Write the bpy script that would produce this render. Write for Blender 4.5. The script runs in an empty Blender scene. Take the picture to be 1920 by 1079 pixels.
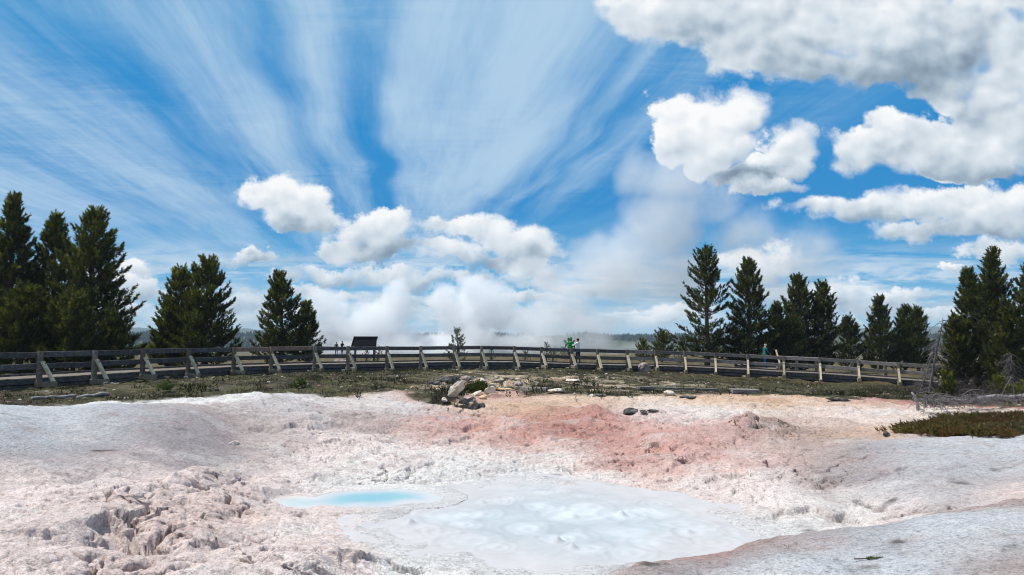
import bpy, bmesh, math, random
import numpy as np
from mathutils import Vector, Matrix

sc = bpy.context.scene
COL = sc.collection
R = math.radians
PI = math.pi

# ------------------------------------------------------------------ camera
CAMZ = 2.0
PITCH = R(4.43)
cam_data = bpy.data.cameras.new("camera")
cam_data.sensor_width = 36.0
cam_data.lens = 36.0 * 1297.0 / 1920.0
cam_data.clip_start = 0.05
cam_data.clip_end = 20000.0
cam = bpy.data.objects.new("camera", cam_data)
COL.objects.link(cam)
cam.location = (0, 0, CAMZ)
cam.rotation_euler = (R(90) + PITCH, 0, 0)
sc.camera = cam

# ------------------------------------------------------------------ colour management
sc.view_settings.view_transform = 'Standard'
sc.view_settings.look = 'None'
sc.view_settings.exposure = 0.0
sc.view_settings.gamma = 1.0
sc.cycles.use_denoising = True
sc.cycles.filter_width = 1.05
sc.cycles.max_bounces = 14
sc.cycles.diffuse_bounces = 3
sc.cycles.volume_bounces = 10
sc.cycles.transparent_max_bounces = 8
sc.cycles.sample_clamp_indirect = 6.0

# ------------------------------------------------------------------ sun
SUN_EL = R(63)
SUN_AZ = R(-80)              # measured from +Y, negative to the left
sun_dir = Vector((math.sin(SUN_AZ) * math.cos(SUN_EL), math.cos(SUN_AZ) * math.cos(SUN_EL), math.sin(SUN_EL)))
sun_data = bpy.data.lights.new("sun", 'SUN')
sun_data.energy = 5.0
sun_data.angle = R(0.5)
sun_data.color = (1.0, 0.965, 0.90)
sun_ob = bpy.data.objects.new("sun", sun_data)
COL.objects.link(sun_ob)
sun_ob.rotation_euler = sun_dir.to_track_quat('Z', 'Y').to_euler()

# ------------------------------------------------------------------ node helper
def s2l(c):
    c = c / 255.0
    return c / 12.92 if c <= 0.04045 else ((c + 0.055) / 1.055) ** 2.4

def rgb(r, g, b, k=1.0):
    return (s2l(r) * k, s2l(g) * k, s2l(b) * k)

class NT:
    """small node-graph writer: sockets or numbers go in, sockets come out"""
    def __init__(self, tree):
        self.t = tree
    def new(self, kind, **kw):
        n = self.t.nodes.new(kind)
        for k, v in kw.items():
            setattr(n, k, v)
        return n
    def put(self, sock, v):
        if v is None:
            return
        if isinstance(v, bpy.types.NodeSocket):
            self.t.links.new(v, sock)
        elif isinstance(v, (tuple, list, Vector)):
            v = tuple(v)
            if sock.type == 'RGBA' and len(v) == 3:
                v = v + (1.0,)
            sock.default_value = v
        else:
            sock.default_value = v
    def m(self, op, a=None, b=None, c=None, clamp=False):
        n = self.new('ShaderNodeMath', operation=op, use_clamp=clamp)
        for i, v in enumerate((a, b, c)):
            if v is not None:
                self.put(n.inputs[i], v)
        return n.outputs[0]
    def v(self, op, a=None, b=None, c=None, scale=None):
        n = self.new('ShaderNodeVectorMath', operation=op)
        for i, x in enumerate((a, b, c)):
            if x is not None:
                self.put(n.inputs[i], x)
        if scale is not None:
            self.put(n.inputs['Scale'], scale)
        return n.outputs['Value'] if op in ('DOT_PRODUCT', 'LENGTH', 'DISTANCE') else n.outputs['Vector']
    def xyz(self, x, y, z):
        n = self.new('ShaderNodeCombineXYZ')
        for i, q in enumerate((x, y, z)):
            self.put(n.inputs[i], q)
        return n.outputs[0]
    def sep(self, v):
        n = self.new('ShaderNodeSeparateXYZ')
        self.put(n.inputs[0], v)
        return n.outputs
    def noise(self, vec, scale, detail=4.0, rough=0.55, dist=0.0, lac=2.0, color=False):
        n = self.new('ShaderNodeTexNoise')
        self.put(n.inputs['Vector'], vec)
        self.put(n.inputs['Scale'], scale)
        self.put(n.inputs['Detail'], detail)
        self.put(n.inputs['Roughness'], rough)
        self.put(n.inputs['Distortion'], dist)
        self.put(n.inputs['Lacunarity'], lac)
        return n.outputs['Color'] if color else n.outputs['Fac']
    def step(self, x, lo, hi, a=0.0, b=1.0, smooth=True):
        n = self.new('ShaderNodeMapRange')
        n.interpolation_type = 'SMOOTHSTEP' if smooth else 'LINEAR'
        n.clamp = True
        for i, q in enumerate((x, lo, hi, a, b)):
            self.put(n.inputs[i], q)
        return n.outputs[0]
    def mix(self, f, a, b, mode='MIX'):
        n = self.new('ShaderNodeMix', data_type='RGBA', blend_type=mode)
        n.clamp_factor = True
        self.put(n.inputs[0], f)
        self.put(n.inputs[6], a)
        self.put(n.inputs[7], b)
        return n.outputs[2]
    def ramp(self, f, stops, mode='EASE'):
        n = self.new('ShaderNodeValToRGB')
        cr = n.color_ramp
        cr.interpolation = mode
        while len(cr.elements) < len(stops):
            cr.elements.new(0.5)
        for e, (p, c) in zip(cr.elements, stops):
            e.position = p
            e.color = (c, c, c, 1) if isinstance(c, (int, float)) else tuple(c) + (1,)
        self.put(n.inputs[0], f)
        return n.outputs[0]

# ------------------------------------------------------------------ world: sky, cirrus, cumulus
FPX = 1297.0
def pix_dir(px, py):
    xc = (px - 960.0) / FPX
    yc = (539.5 - py) / FPX
    return (xc, math.cos(PITCH) - yc * math.sin(PITCH), math.sin(PITCH) + yc * math.cos(PITCH))

def uv_of(px, py):
    d = pix_dir(px, py)
    return d[0] / d[1], d[2] / d[1]

world = bpy.data.worlds.new("World")
sc.world = world
world.use_nodes = True
wt = world.node_tree
wt.nodes.clear()
g = NT(wt)
SKY_STRENGTH = 0.1
sky = g.new('ShaderNodeTexSky', sky_type='NISHITA')
sky.sun_disc = False
sky.sun_elevation = SUN_EL
sky.sun_rotation = SUN_AZ
sky.altitude = 2200.0
sky.air_density = 1.0
sky.dust_density = 0.3
sky.ozone_density = 1.4
hs = g.new('ShaderNodeHueSaturation')
g.put(hs.inputs['Saturation'], 1.12)
g.put(hs.inputs['Value'], 1.25)
g.t.links.new(sky.outputs[0], hs.inputs['Color'])
skyc = hs.outputs[0]

tc = g.new('ShaderNodeTexCoord')
dirv = g.v('NORMALIZE', tc.outputs['Generated'])
dx, dy, dz = g.sep(dirv)
dys = g.m('MAXIMUM', dy, 0.08)
u = g.m('DIVIDE', dx, dys)
w_ = g.m('DIVIDE', dz, dys)
front = g.step(dy, 0.05, 0.25)
up = g.step(dz, -0.01, 0.02)
# deeper azure low down, as the clear air of high country shows it
azure = g.ramp(g.step(w_, -0.02, 0.78, smooth=False), [(0.0, rgb(176, 206, 224)), (0.06, rgb(150, 197, 224)), (0.14, rgb(58, 164, 218)), (0.27, rgb(2, 136, 204)),
    (0.5, rgb(8, 138, 206)), (0.75, rgb(42, 150, 208)), (1.0, rgb(66, 148, 202))], 'LINEAR')
azure = g.v('SCALE', azure, scale=1.0 / SKY_STRENGTH)
skyc = g.mix(g.m('MULTIPLY', front, 0.9), skyc, azure)

# cirrus: a high flat sheet, combed along one heading
dzs = g.m('MAXIMUM', dz, 0.02)
qx = g.m('DIVIDE', dx, dzs)
qy = g.m('DIVIDE', dy, dzs)
VP = (740 - 960) / FPX
qc = g.m('SUBTRACT', qx, g.m('MULTIPLY', qy, VP))        # across the streaks
qa = qy                                                   # along them
P2 = g.xyz(qc, qa, 0.0)
warp = g.noise(P2, 0.55, 2.0, 0.5)
qcw = g.m('ADD', qc, g.m('MULTIPLY', g.m('SUBTRACT', warp, 0.5), 0.55))
bands = g.ramp(g.step(qcw, -4.0, 4.0, smooth=False), [
    (0.00, 0.5), (0.19, 0.85), (0.26, 0.45), (0.31, 0.80), (0.365, 0.35), (0.42, 0.88), (0.445, 0.40),
    (0.462, 0.88), (0.487, 0.12), (0.508, 0.92), (0.565, 1.0), (0.597, 0.35), (0.608, 0.55), (0.618, 0.16), (0.64, 0.50), (0.66, 0.2), (0.72, 0.40), (0.82, 0.2), (1.0, 0.5)])
st1 = g.noise(g.xyz(g.m('MULTIPLY', qc, 5.0), g.m('MULTIPLY', qa, 0.55), 3.1), 1.0, 5.0, 0.6, 0.6)
st2 = g.noise(g.xyz(g.m('MULTIPLY', qc, 1.3), g.m('MULTIPLY', qa, 0.45), 7.7), 1.0, 4.0, 0.55, 0.4)
rip = g.noise(g.xyz(g.m('MULTIPLY', qc, 3.5), g.m('MULTIPLY', qa, 11.0), 1.3), 1.0, 3.0, 0.6, 1.2)
ripm = g.step(g.noise(P2, 0.9, 1.0, 0.5), 0.40, 0.62)
cir = g.m('ADD', g.m('MULTIPLY', bands, 0.72), g.m('MULTIPLY', g.m('SUBTRACT', st1, 0.5), 0.75))
cir = g.m('ADD', cir, g.m('MULTIPLY', g.m('SUBTRACT', st2, 0.5), 0.95))
st3 = g.noise(g.xyz(g.m('MULTIPLY', qcw, 17.0), g.m('MULTIPLY', qa, 0.9), 5.9), 1.0, 5.0, 0.65, 0.3)
cir = g.m('ADD', cir, g.m('MULTIPLY', g.m('SUBTRACT', st3, 0.5), 0.34))
cir = g.m('ADD', cir, g.m('MULTIPLY', g.m('MULTIPLY', g.m('SUBTRACT', rip, 0.5), ripm), 0.34))
cir = g.step(cir, -0.06, 0.93)
# the sheet ends low over the horizon, lower to the right
edge = g.m('ADD', w_, g.m('MULTIPLY', g.m('SUBTRACT', g.noise(g.xyz(u, w_, 2.0), 5.0, 3.0), 0.5), 0.10))
edge = g.m('SUBTRACT', edge, g.m('MULTIPLY', g.m('MAXIMUM', u, -0.05), 0.42))
cir = g.m('MULTIPLY', cir, g.step(edge, 0.06, 0.24))
cir = g.m('MULTIPLY', cir, 0.80)
skyc = g.mix(cir, skyc, tuple(q / SKY_STRENGTH for q in rgb(194, 219, 238)))

# cumulus: ellipses in the frame of the +Y heading, torn by noise
# (px, py, rx, ry, brightness bias)
CLOUDS = [
    # the great bank, top right
    (1285, 5, 150, 75, .25), (1450, 40, 200, 95, .10), (1600, 50, 210, 100, .05), (1770, 50, 200, 100, .05),
    (1690, 122, 190, 62, -.40), (1520, 122, 130, 44, -.26), (1560, -50, 330, 90, .30), (1850, -30, 200, 100, .25),
    (1850, 175, 120, 60, -.2), (1980, 120, 140, 140, .10), (1440, 95, 130, 60, .0),
    # the white heap
    (1300, 232, 82, 68, .40), (1365, 212, 62, 50, .42), (1262, 262, 52, 48, .35), (1335, 278, 84, 48, .22),
    (1482, 276, 40, 40, .32), (1462, 312, 52, 24, .12), (1395, 333, 66, 22, -.85), (1430, 352, 62, 18, .10),
    # its neighbour on the right
    (1640, 292, 84, 42, .18), (1755, 262, 108, 64, .14), (1870, 225, 120, 80, .10), (1800, 300, 110, 36, -.15),
    # low right
    (1528, 394, 62, 20, .18), (1640, 402, 105, 22, .08), (1765, 393, 115, 34, .20), (1880, 385, 100, 44, .20),
    (1700, 445, 70, 24, .10), (1845, 432, 140, 30, -.14), (1885, 478, 85, 22, .18),
    # the lone one
    (528, 385, 66, 38, .28), (585, 388, 44, 34, .16), (483, 384, 42, 26, .22), (565, 420, 72, 20, -.20),
    # centre heaps
    (700, 436, 66, 28, .26), (640, 470, 40, 18, .24), (706, 466, 70, 16, -.30), (806, 432, 32, 22, .20), (905, 442, 58, 24, .26),
    (975, 462, 60, 24, .22), (1030, 472, 26, 16, .22), (860, 482, 50, 22, .10), (925, 486, 90, 18, -.25), (560, 512, 60, 15, .12), (640, 520, 70, 14, -.15), (735, 510, 66, 16, .10), (800, 524, 60, 12, -.25),
    (900, 520, 70, 16, .0), (1000, 506, 60, 18, .05), (1060, 528, 60, 14, -.12), (700, 556, 120, 10, .02), (830, 468, 36, 14, -.1), (580, 552, 50, 12, .1), (960, 552, 90, 10, .05),
    # horizon
    (262, 506, 34, 20, .22), (262, 548, 60, 24, .06), (452, 480, 48, 11, -.05), (470, 556, 52, 24, .20),
    (480, 590, 90, 22, .12), (250, 590, 70, 20, .15),
    (1585, 548, 62, 26, .15), (1680, 552, 58, 18, .10), (1650, 572, 120, 16, .04), (1385, 492, 78, 30, .26),
    (1460, 484, 52, 22, .2), (1200, 594, 120, 14, .18), (1060, 604, 140, 14, .12), (1270, 580, 60, 13, .2),
    (1800, 600, 140, 16, .12), (1560, 600, 60, 14, .12), (960, 590, 120, 22, .05), (1790, 518, 26, 6, .1),
]
base = g.xyz(u, w_, 0.0)
wn = g.noise(base, 6.5, 6.0, 0.60, 0.0, color=True)
wn2 = g.noise(base, 30.0, 5.0, 0.65, 0.0, color=True)
pw = g.v('ADD', base, g.v('SCALE', g.v('SUBTRACT', wn, (0.5, 0.5, 0.5)), scale=0.115))
pw = g.v('ADD', pw, g.v('SCALE', g.v('SUBTRACT', wn2, (0.5, 0.5, 0.5)), scale=0.022))
F = None
W = None
S = None
for (px, py, rx, ry, bias) in CLOUDS:
    if 560 < px < 1070 and py > 428:
        rx *= 1.28; ry *= 1.12
    cu, cv = uv_of(px, py)
    sx = rx / FPX * 1.20
    sy = ry / FPX * 1.20
    q = g.v('MULTIPLY_ADD', pw, (1 / sx, 1 / sy, 0), (-cu / sx, -cv / sy, 0))
    e = g.m('SUBTRACT', 1.0, g.v('DOT_PRODUCT', q, q))
    wgt = g.m('POWER', g.m('MAXIMUM', e, 0.0), 1.7)
    sh = g.v('DOT_PRODUCT', q, (-0.12, 0.55, 0.0))
    sh = g.m('MULTIPLY', g.m('ADD', sh, bias), wgt)
    F = e if F is None else g.m('SMOOTH_MAX', F, e, 0.15)
    W = wgt if W is None else g.m('ADD', W, wgt)
    S = sh if S is None else g.m('ADD', S, sh)
F = g.m('MAXIMUM', F, -1.6)
n3 = g.noise(base, 13.0, 8.0, 0.62)
def billow(vec):
    t = None
    for scl, wt_ in ((13.0, 0.62), (31.0, 0.38)):
        n = g.new('ShaderNodeTexVoronoi', feature='SMOOTH_F1')
        g.put(n.inputs['Vector'], vec); g.put(n.inputs['Scale'], scl); g.put(n.inputs['Smoothness'], 0.35)
        k = g.m('MULTIPLY', g.m('SUBTRACT', 0.48, n.outputs['Distance']), wt_)
        t = k if t is None else g.m('ADD', t, k)
    return t
wn3 = g.noise(base, 12.0, 3.0, 0.5, color=True)
pb = g.v('ADD', g.v('MULTIPLY', base, (1.0, 1.25, 1.0)), g.v('SCALE', g.v('SUBTRACT', wn3, (0.5, 0.5, 0.5)), scale=0.05))
bl = billow(pb)
n3b = g.noise(g.v('MULTIPLY', base, (1.0, 1.5, 1.0)), 24.0, 7.0, 0.62)
lowz = g.step(w_, 0.12, 0.26, 1.0, 0.0)
dens = g.m('ADD', F, g.m('MULTIPLY', g.m('SUBTRACT', n3, 0.5), 1.5))
dens = g.m('ADD', dens, g.m('MULTIPLY', bl, 1.5))
dens = g.m('ADD', dens, g.m('MULTIPLY', g.m('MULTIPLY', g.m('SUBTRACT', n3b, 0.55), lowz), 2.2))
softn = g.noise(g.v('ADD', base, (3.3, 1.7, 0.4)), 5.0, 2.0, 0.5)
al = g.step(dens, g.m('SUBTRACT', g.step(softn, 0.35, 0.65, 0.0, -0.22), g.m('MULTIPLY', lowz, 0.18)), g.m('ADD', g.step(softn, 0.35, 0.65, 0.24, 0.75), g.m('MULTIPLY', lowz, 0.30)))
al = g.m('MULTIPLY', g.m('MULTIPLY', al, front), up)
shade = g.m('DIVIDE', S, g.m('ADD', W, 0.03))
pl = g.v('ADD', base, g.v('SCALE', g.v('SUBTRACT', wn, (0.5, 0.5, 0.5)), scale=0.03))
# relief: the same noise read a little way towards the sun
def relief(scale, det, ox, oy, amp, rough=0.55):
    o = g.v('ADD', pl, (ox, oy, 0.0))
    return g.m('MULTIPLY', g.m('SUBTRACT', g.noise(pl, scale, det, rough), g.noise(o, scale, det, rough)), amp)
# low layers of thin broken cloud towards the horizon
strat = g.noise(g.xyz(g.m('MULTIPLY', u, 5.0), g.m('MULTIPLY', w_, 34.0), 4.4), 1.0, 7.0, 0.6, 0.5)
strat = g.m('MULTIPLY', g.step(strat, 0.42, 0.62), g.step(w_, 0.07, 0.17, 1.0, 0.0))
strat = g.m('MULTIPLY', g.m('MULTIPLY', strat, up), 0.85)
al = g.m('MAXIMUM', al, strat)
bri = g.m('ADD', g.m('MULTIPLY', shade, 0.70), 0.55)
bri = g.m('ADD', bri, g.m('MULTIPLY', g.m('SUBTRACT', bl, billow(g.v('ADD', pb, (-0.010, 0.016, 0.0)))), 0.62))
bri = g.m('ADD', bri, relief(24.0, 3.0, -0.006, 0.009, 0.25))
bri = g.m('ADD', bri, relief(9.0, 3.0, -0.014, 0.020, 1.15))
bri = g.m('ADD', bri, relief(4.0, 2.0, -0.030, 0.045, 0.85))
bri = g.m('ADD', bri, g.step(dens, 0.05, 0.8, 0.16, 0.0), clamp=True)
ccol = g.ramp(bri, [(0.0, rgb(124, 143, 162)), (0.28, rgb(164, 182, 198)), (0.52, rgb(202, 214, 224)), (0.76, rgb(228, 235, 241)), (1.0, rgb(252, 253, 254))], 'LINEAR')
ccol = g.v('SCALE', ccol, scale=1.0 / SKY_STRENGTH)
skyc = g.mix(al, skyc, ccol)
bg = g.new('ShaderNodeBackground')
g.put(bg.inputs['Color'], skyc)
g.put(bg.inputs['Strength'], SKY_STRENGTH)
wo = g.new('ShaderNodeOutputWorld')
wt.links.new(bg.outputs[0], wo.inputs[0])
world.cycles.sampling_method = 'MANUAL'
world.cycles.sample_map_resolution = 512

# ================================================================== numeric noise
def _h(ix, iy, seed):
    n = (ix.astype(np.int64) * 374761393 + iy.astype(np.int64) * 668265263 + seed * 1274126177) & 0xffffffff
    n = ((n ^ (n >> 13)) * 1274126177) & 0xffffffff
    n = (n ^ (n >> 16)) & 0xffffffff
    return n.astype(np.float64) / 4294967295.0

def vnoise(x, y, seed=0):
    xi = np.floor(x); yi = np.floor(y)
    fx = x - xi; fy = y - yi
    fx = fx * fx * fx * (fx * (fx * 6 - 15) + 10)
    fy = fy * fy * fy * (fy * (fy * 6 - 15) + 10)
    a = _h(xi, yi, seed); b = _h(xi + 1, yi, seed)
    c = _h(xi, yi + 1, seed); d = _h(xi + 1, yi + 1, seed)
    return (a + (b - a) * fx) * (1 - fy) + (c + (d - c) * fx) * fy

def fbm(x, y, seed=0, octv=4, rough=0.5):
    """about -1 .. 1"""
    s = np.zeros_like(x); amp = 1.0; tot = 0.0
    for o in range(octv):
        c, sn = math.cos(o * 1.1), math.sin(o * 1.1)
        f = 2.03 ** o
        s += amp * (vnoise((x * c - y * sn) * f + 13.7 * o, (x * sn + y * c) * f - 7.1 * o, seed + o * 17) * 2 - 1)
        tot += amp
        amp *= rough
    return s / tot * 1.6

def ridged(x, y, seed=0, octv=4, rough=0.55):
    s = np.zeros_like(x); amp = 1.0; tot = 0.0
    for o in range(octv):
        c, sn = math.cos(o * 0.9 + .3), math.sin(o * 0.9 + .3)
        f = 2.07 ** o
        n = 1 - np.abs(vnoise((x * c - y * sn) * f + 3.7 * o, (x * sn + y * c) * f - 5.1 * o, seed + o * 31) * 2 - 1)
        s += amp * n * n
        tot += amp
        amp *= rough
    return s / tot

def cells(x, y, seed=0):
    """F2-F1 of jittered cells: near 0 along the cell borders"""
    xi = np.floor(x); yi = np.floor(y)
    f1 = np.full_like(x, 9.0); f2 = np.full_like(x, 9.0)
    for ox in (-1, 0, 1):
        for oy in (-1, 0, 1):
            cx = xi + ox; cy = yi + oy
            px = cx + 0.15 + 0.7 * _h(cx, cy, seed); py = cy + 0.15 + 0.7 * _h(cx, cy, seed + 5)
            d = np.hypot(px - x, py - y)
            f2 = np.where(d < f1, f1, np.minimum(f2, d))
            f1 = np.minimum(f1, d)
    return f2 - f1

def sstep(x, a, b):
    t = np.clip((x - a) / (b - a), 0, 1)
    return t * t * (3 - 2 * t)

# ================================================================== the lie of the land
def at_depth(px, py, D):
    d = pix_dir(px, py)
    k = D / d[1]
    return (d[0] * k, D, CAMZ + d[2] * k)

def at_height(px, py, z):
    d = pix_dir(px, py)
    k = (z - CAMZ) / d[2]
    return (d[0] * k, d[1] * k, z)

CP = []
ZS = 0.46                       # the pit is shallow for its breadth
def cz(px, py, z): CP.append(at_height(px, py, z * ZS if (z < 0 and py > 742) else z))
def cd(px, py, D): CP.append(at_depth(px, py, D))
def cw(x, y, z): CP.append((x, y, z))

# mud pool floor
for p in ((700, 980), (800, 925), (900, 905), (1000, 900), (1110, 915), (1200, 940), (1330, 970), (1340, 1020), (1230, 1055), (1100, 1055), (980, 1045), (850, 1025), (1050, 970)):
    cz(p[0], p[1], -2.0)
for p in ((600, 938), (690, 934), (800, 932), (545, 940)):
    cz(p[0], p[1], -1.95)
# far slope of the pit
for px, py, z in ((850, 860, -1.72), (1000, 850, -1.75), (1130, 865, -1.78), (1220, 880, -1.75), (1400, 885, -1.45), (850, 800, -1.2), (950, 810, -1.25), (1050, 800, -1.15),
                  (1150, 800, -1.2), (1300, 820, -1.2), (1430, 830, -1.2), (1320, 850, -1.4), (900, 765, -.78), (1050, 768, -.78), (1250, 772, -.82), (1450, 780, -.85),
                  (1650, 780, -.87), (1560, 800, -1.0), (1480, 815, -1.1), (930, 742, -.4), (1050, 747, -.5), (1250, 745, -.72), (1400, 744, -.85), (1600, 745, -.9)):
    cz(px, py, z)
# ground in front of and under the boardwalk
for px, py, z in ((76, 727, .1), (178, 721, .1), (269, 715, .12), (354, 710, .12), (439, 706, .12), (590, 700, .13), (726, 697, .12), (900, 692, .12), (1071, 692, .08),
                  (1176, 695, -.03), (1284, 699, -.2), (1402, 706, -.44), (1537, 712, -.68), (1684, 722, -.82), (1850, 730, -.85), (-100, 735, .1), (2050, 735, -.85)):
    cz(px, py, z)
for px, py, z in ((150, 748, .02), (300, 742, .02), (560, 725, .08), (700, 722, .05), (900, 715, -.05), (1050, 720, -.12), (1250, 722, -.4), (1400, 726, -.62), (1560, 732, -.8), (780, 742, -.2), (650, 740, -.05)):
    cz(px, py, z)
# left grey mound
for px, py, D in ((0, 760, 15.5), (200, 759, 16.5), (350, 764, 17.5), (430, 775, 18.5), (-150, 762, 14.5), (-300, 765, 14)):
    cd(px, py, D)
for px, py, z in ((80, 810, .12), (200, 810, .05), (330, 815, -.18), (440, 812, -.62), (200, 862, -.4), (60, 862, -.25), (350, 860, -.75), (490, 842, -1.1), (440, 868, -1.15), (400, 835, -.72)):
    cz(px, py, z)
for px, D, z in ((0, 19, .12), (200, 20, .05), (350, 20.5, .0)):
    p = at_depth(px, 760, D); cw(p[0], p[1], z)
# lumpy near left bank
for px, py, z in ((200, 905, -.62), (60, 890, -.42), (0, 960, -.62), (200, 980, -.92), (60, 1040, -.85), (200, 1079, -1.05), (320, 940, -1.0), (330, 890, -.95), (400, 1000, -1.3), (450, 1060, -1.4),
                  (460, 900, -1.4), (520, 985, -1.72), (560, 900, -1.72), (440, 940, -1.45), (620, 1000, -1.85), (620, 1079, -1.55), (760, 1060, -1.85), (900, 1079, -1.75), (1100, 1075, -1.75), (1050, 1064, -1.95)):
    cz(px, py, z)
# middle mound
for px, py, D in ((510, 737, 23), (460, 741, 22.5), (590, 752, 23.5), (330, 757, 21.5), (690, 750, 26), (760, 750, 27.5)):
    cd(px, py, D)
for px, py, z in ((400, 752, .08), (510, 785, -.3), (560, 800, -.55), (650, 832, -1.2), (580, 850, -1.4), (650, 880, -1.72), (750, 865, -1.7), (700, 905, -1.88), (770, 790, -.85), (690, 775, -.55),
                  (800, 765, -.6), (520, 860, -1.35), (740, 830, -1.35)):
    cz(px, py, z)
for px, D, z in ((510, 26, .0), (420, 25, .0), (590, 27, -.05), (510, 31, .08)):
    p = at_depth(px, 745, D); cw(p[0], p[1], z)
# right grey mound
for px, py, z in ((1500, 852, -1.25), (1600, 833, -.62), (1660, 824, -.4), (1720, 820, -.25), (1850, 826, -.1), (1940, 836, -.05), (1600, 885, -1.15), (1600, 930, -1.55), (1750, 880, -.55), (1750, 940, -1.0),
                  (1900, 920, -.55), (1500, 905, -1.5), (1650, 955, -1.4), (1850, 943, -.85), (1520, 960, -1.7), (1430, 940, -1.75)):
    cz(px, py, z)
for px, py, z in ((1700, 806, -.92), (1700, 765, -.85), (1800, 795, -.65), (1900, 795, -.6), (1850, 770, -.75), (2050, 800, -.6)):
    cz(px, py, z)
# near right mound and the hollow behind it
for px, py, z in ((1180, 1079, -.62), (1290, 1055, -.46), (1400, 1030, -.30), (1500, 1010, -.17), (1600, 990, -.06), (1750, 968, .05), (1920, 943, .1), (2100, 930, .12), (1400, 1079, -.16), (1700, 1079, .08),
                  (1920, 1079, .18), (1700, 1020, .06), (1250, 1079, -.45)):
    cz(px, py, z)
for px, D, z in ((1400, 13.2, -1.85), (1500, 13.2, -1.65), (1600, 13, -1.45), (1750, 12.4, -1.1), (1900, 12, -.8), (1250, 9.8, -1.7), (1400, 10, -1.75), (1600, 10, -1.35), (1800, 10, -.85), (1150, 9, -1.45)):
    p = at_depth(px, 1000, D); cw(p[0], p[1], z * ZS)
# near ground out of the frame
for x in (-9, -6, -3, 0, 3, 6, 9):
    cw(x, 5.5, -.75 if x < 2 else -.1)
    cw(x * .7, 2.5, -.3)
# far plateau
for az in range(-44, 45, 8):
    a = R(az)
    for r, zz in ((52, .16), (62, .2), (75, .2)):
        sl = -.75 * sstep(np.array(float(az)), 8, 26)
        cw(r * math.sin(a), r * math.cos(a), zz + float(sl))

CP = np.array(CP)
def logpolar(x, y):
    return np.arctan2(x, np.maximum(y, 1e-3)), 0.42 * np.log(np.maximum(np.hypot(x, y), 0.3))
_ca, _cb = logpolar(CP[:, 0], CP[:, 1])
RC2 = 0.03 ** 2
_K = np.sqrt((_ca[:, None] - _ca[None]) ** 2 + (_cb[:, None] - _cb[None]) ** 2 + RC2)
_n = len(CP)
_A = np.zeros((_n + 3, _n + 3))
_A[:_n, :_n] = _K - np.eye(_n) * 0.0025 * -1.0 * -1.0
_A[:_n, _n] = 1; _A[:_n, _n + 1] = _ca; _A[:_n, _n + 2] = _cb
_A[_n:, :_n] = _A[:_n, _n:].T
_sol = np.linalg.solve(_A, np.concatenate([CP[:, 2], np.zeros(3)]))

def z_base(x, y):
    x = np.asarray(x, float); y = np.asarray(y, float)
    a, b = logpolar(x, y)
    a = np.clip(a, -.86, .86); b = np.clip(b, 0.42 * math.log(2.2), 0.42 * math.log(74.0))
    out = _sol[_n] + _sol[_n + 1] * a + _sol[_n + 2] * b
    for i in range(_n):
        out = out + _sol[i] * np.sqrt((a - _ca[i]) ** 2 + (b - _cb[i]) ** 2 + RC2)
    return out

# base height kept on a lookup grid: quick to read again
_GA = np.linspace(-.87, .87, 520); _GB = np.linspace(0.42 * math.log(2.2), 0.42 * math.log(74.0), 520)
_ga, _gb = np.meshgrid(_GA, _GB, indexing='ij')
_gr = np.exp(_gb / 0.42)
_GZ = z_base(_gr * np.sin(_ga), _gr * np.cos(_ga))
def zb(x, y):
    x = np.asarray(x, float); y = np.asarray(y, float)
    a, b = logpolar(x, y)
    fa = np.clip((a - _GA[0]) / (_GA[1] - _GA[0]), 0, 518.999); fb = np.clip((b - _GB[0]) / (_GB[1] - _GB[0]), 0, 518.999)
    i = fa.astype(int); j = fb.astype(int); fa = fa - i; fb = fb - j
    return (_GZ[i, j] * (1 - fa) + _GZ[i + 1, j] * fa) * (1 - fb) + (_GZ[i, j + 1] * (1 - fa) + _GZ[i + 1, j + 1] * fa) * fb

def hit(px, py, zf=zb, lo=3.0, hi=80.0):
    """where the line of sight of a place in the photograph meets the land"""
    d = pix_dir(px, py)
    t = np.exp(np.linspace(math.log(lo), math.log(hi), 2500))
    X = d[0] / d[1] * t; Z = CAMZ + d[2] / d[1] * t
    zz = zf(X, t)
    k = np.argmax(Z < zz)
    if not (Z < zz).any():
        k = len(t) - 1
    return float(X[k]), float(t[k])

def hits(pts):
    return np.array([hit(*p) for p in pts])

def seg_dist(x, y, poly, closed=False):
    """distance to a polyline and the parameter side (range minus the line's range)"""
    best = np.full_like(x, 1e9); side = np.zeros_like(x)
    n = len(poly)
    for i in range(n if closed else n - 1):
        a = poly[i]; b = poly[(i + 1) % n]
        ab = b - a
        L2 = float(ab @ ab) + 1e-9
        t = np.clip(((x - a[0]) * ab[0] + (y - a[1]) * ab[1]) / L2, 0, 1)
        qx = a[0] + t * ab[0]; qy = a[1] + t * ab[1]
        d = np.hypot(x - qx, y - qy)
        m = d < best
        best = np.where(m, d, best)
        side = np.where(m, np.hypot(x, y) - np.hypot(qx, qy), side)
    return best, side

def inside(x, y, poly):
    c = np.zeros(x.shape, bool)
    n = len(poly)
    for i in range(n):
        x1, y1 = poly[i]; x2, y2 = poly[(i + 1) % n]
        cond = ((y1 > y) != (y2 > y)) & (x < (x2 - x1) * (y - y1) / (y2 - y1 + 1e-12) + x1)
        c ^= cond
    return c

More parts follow.
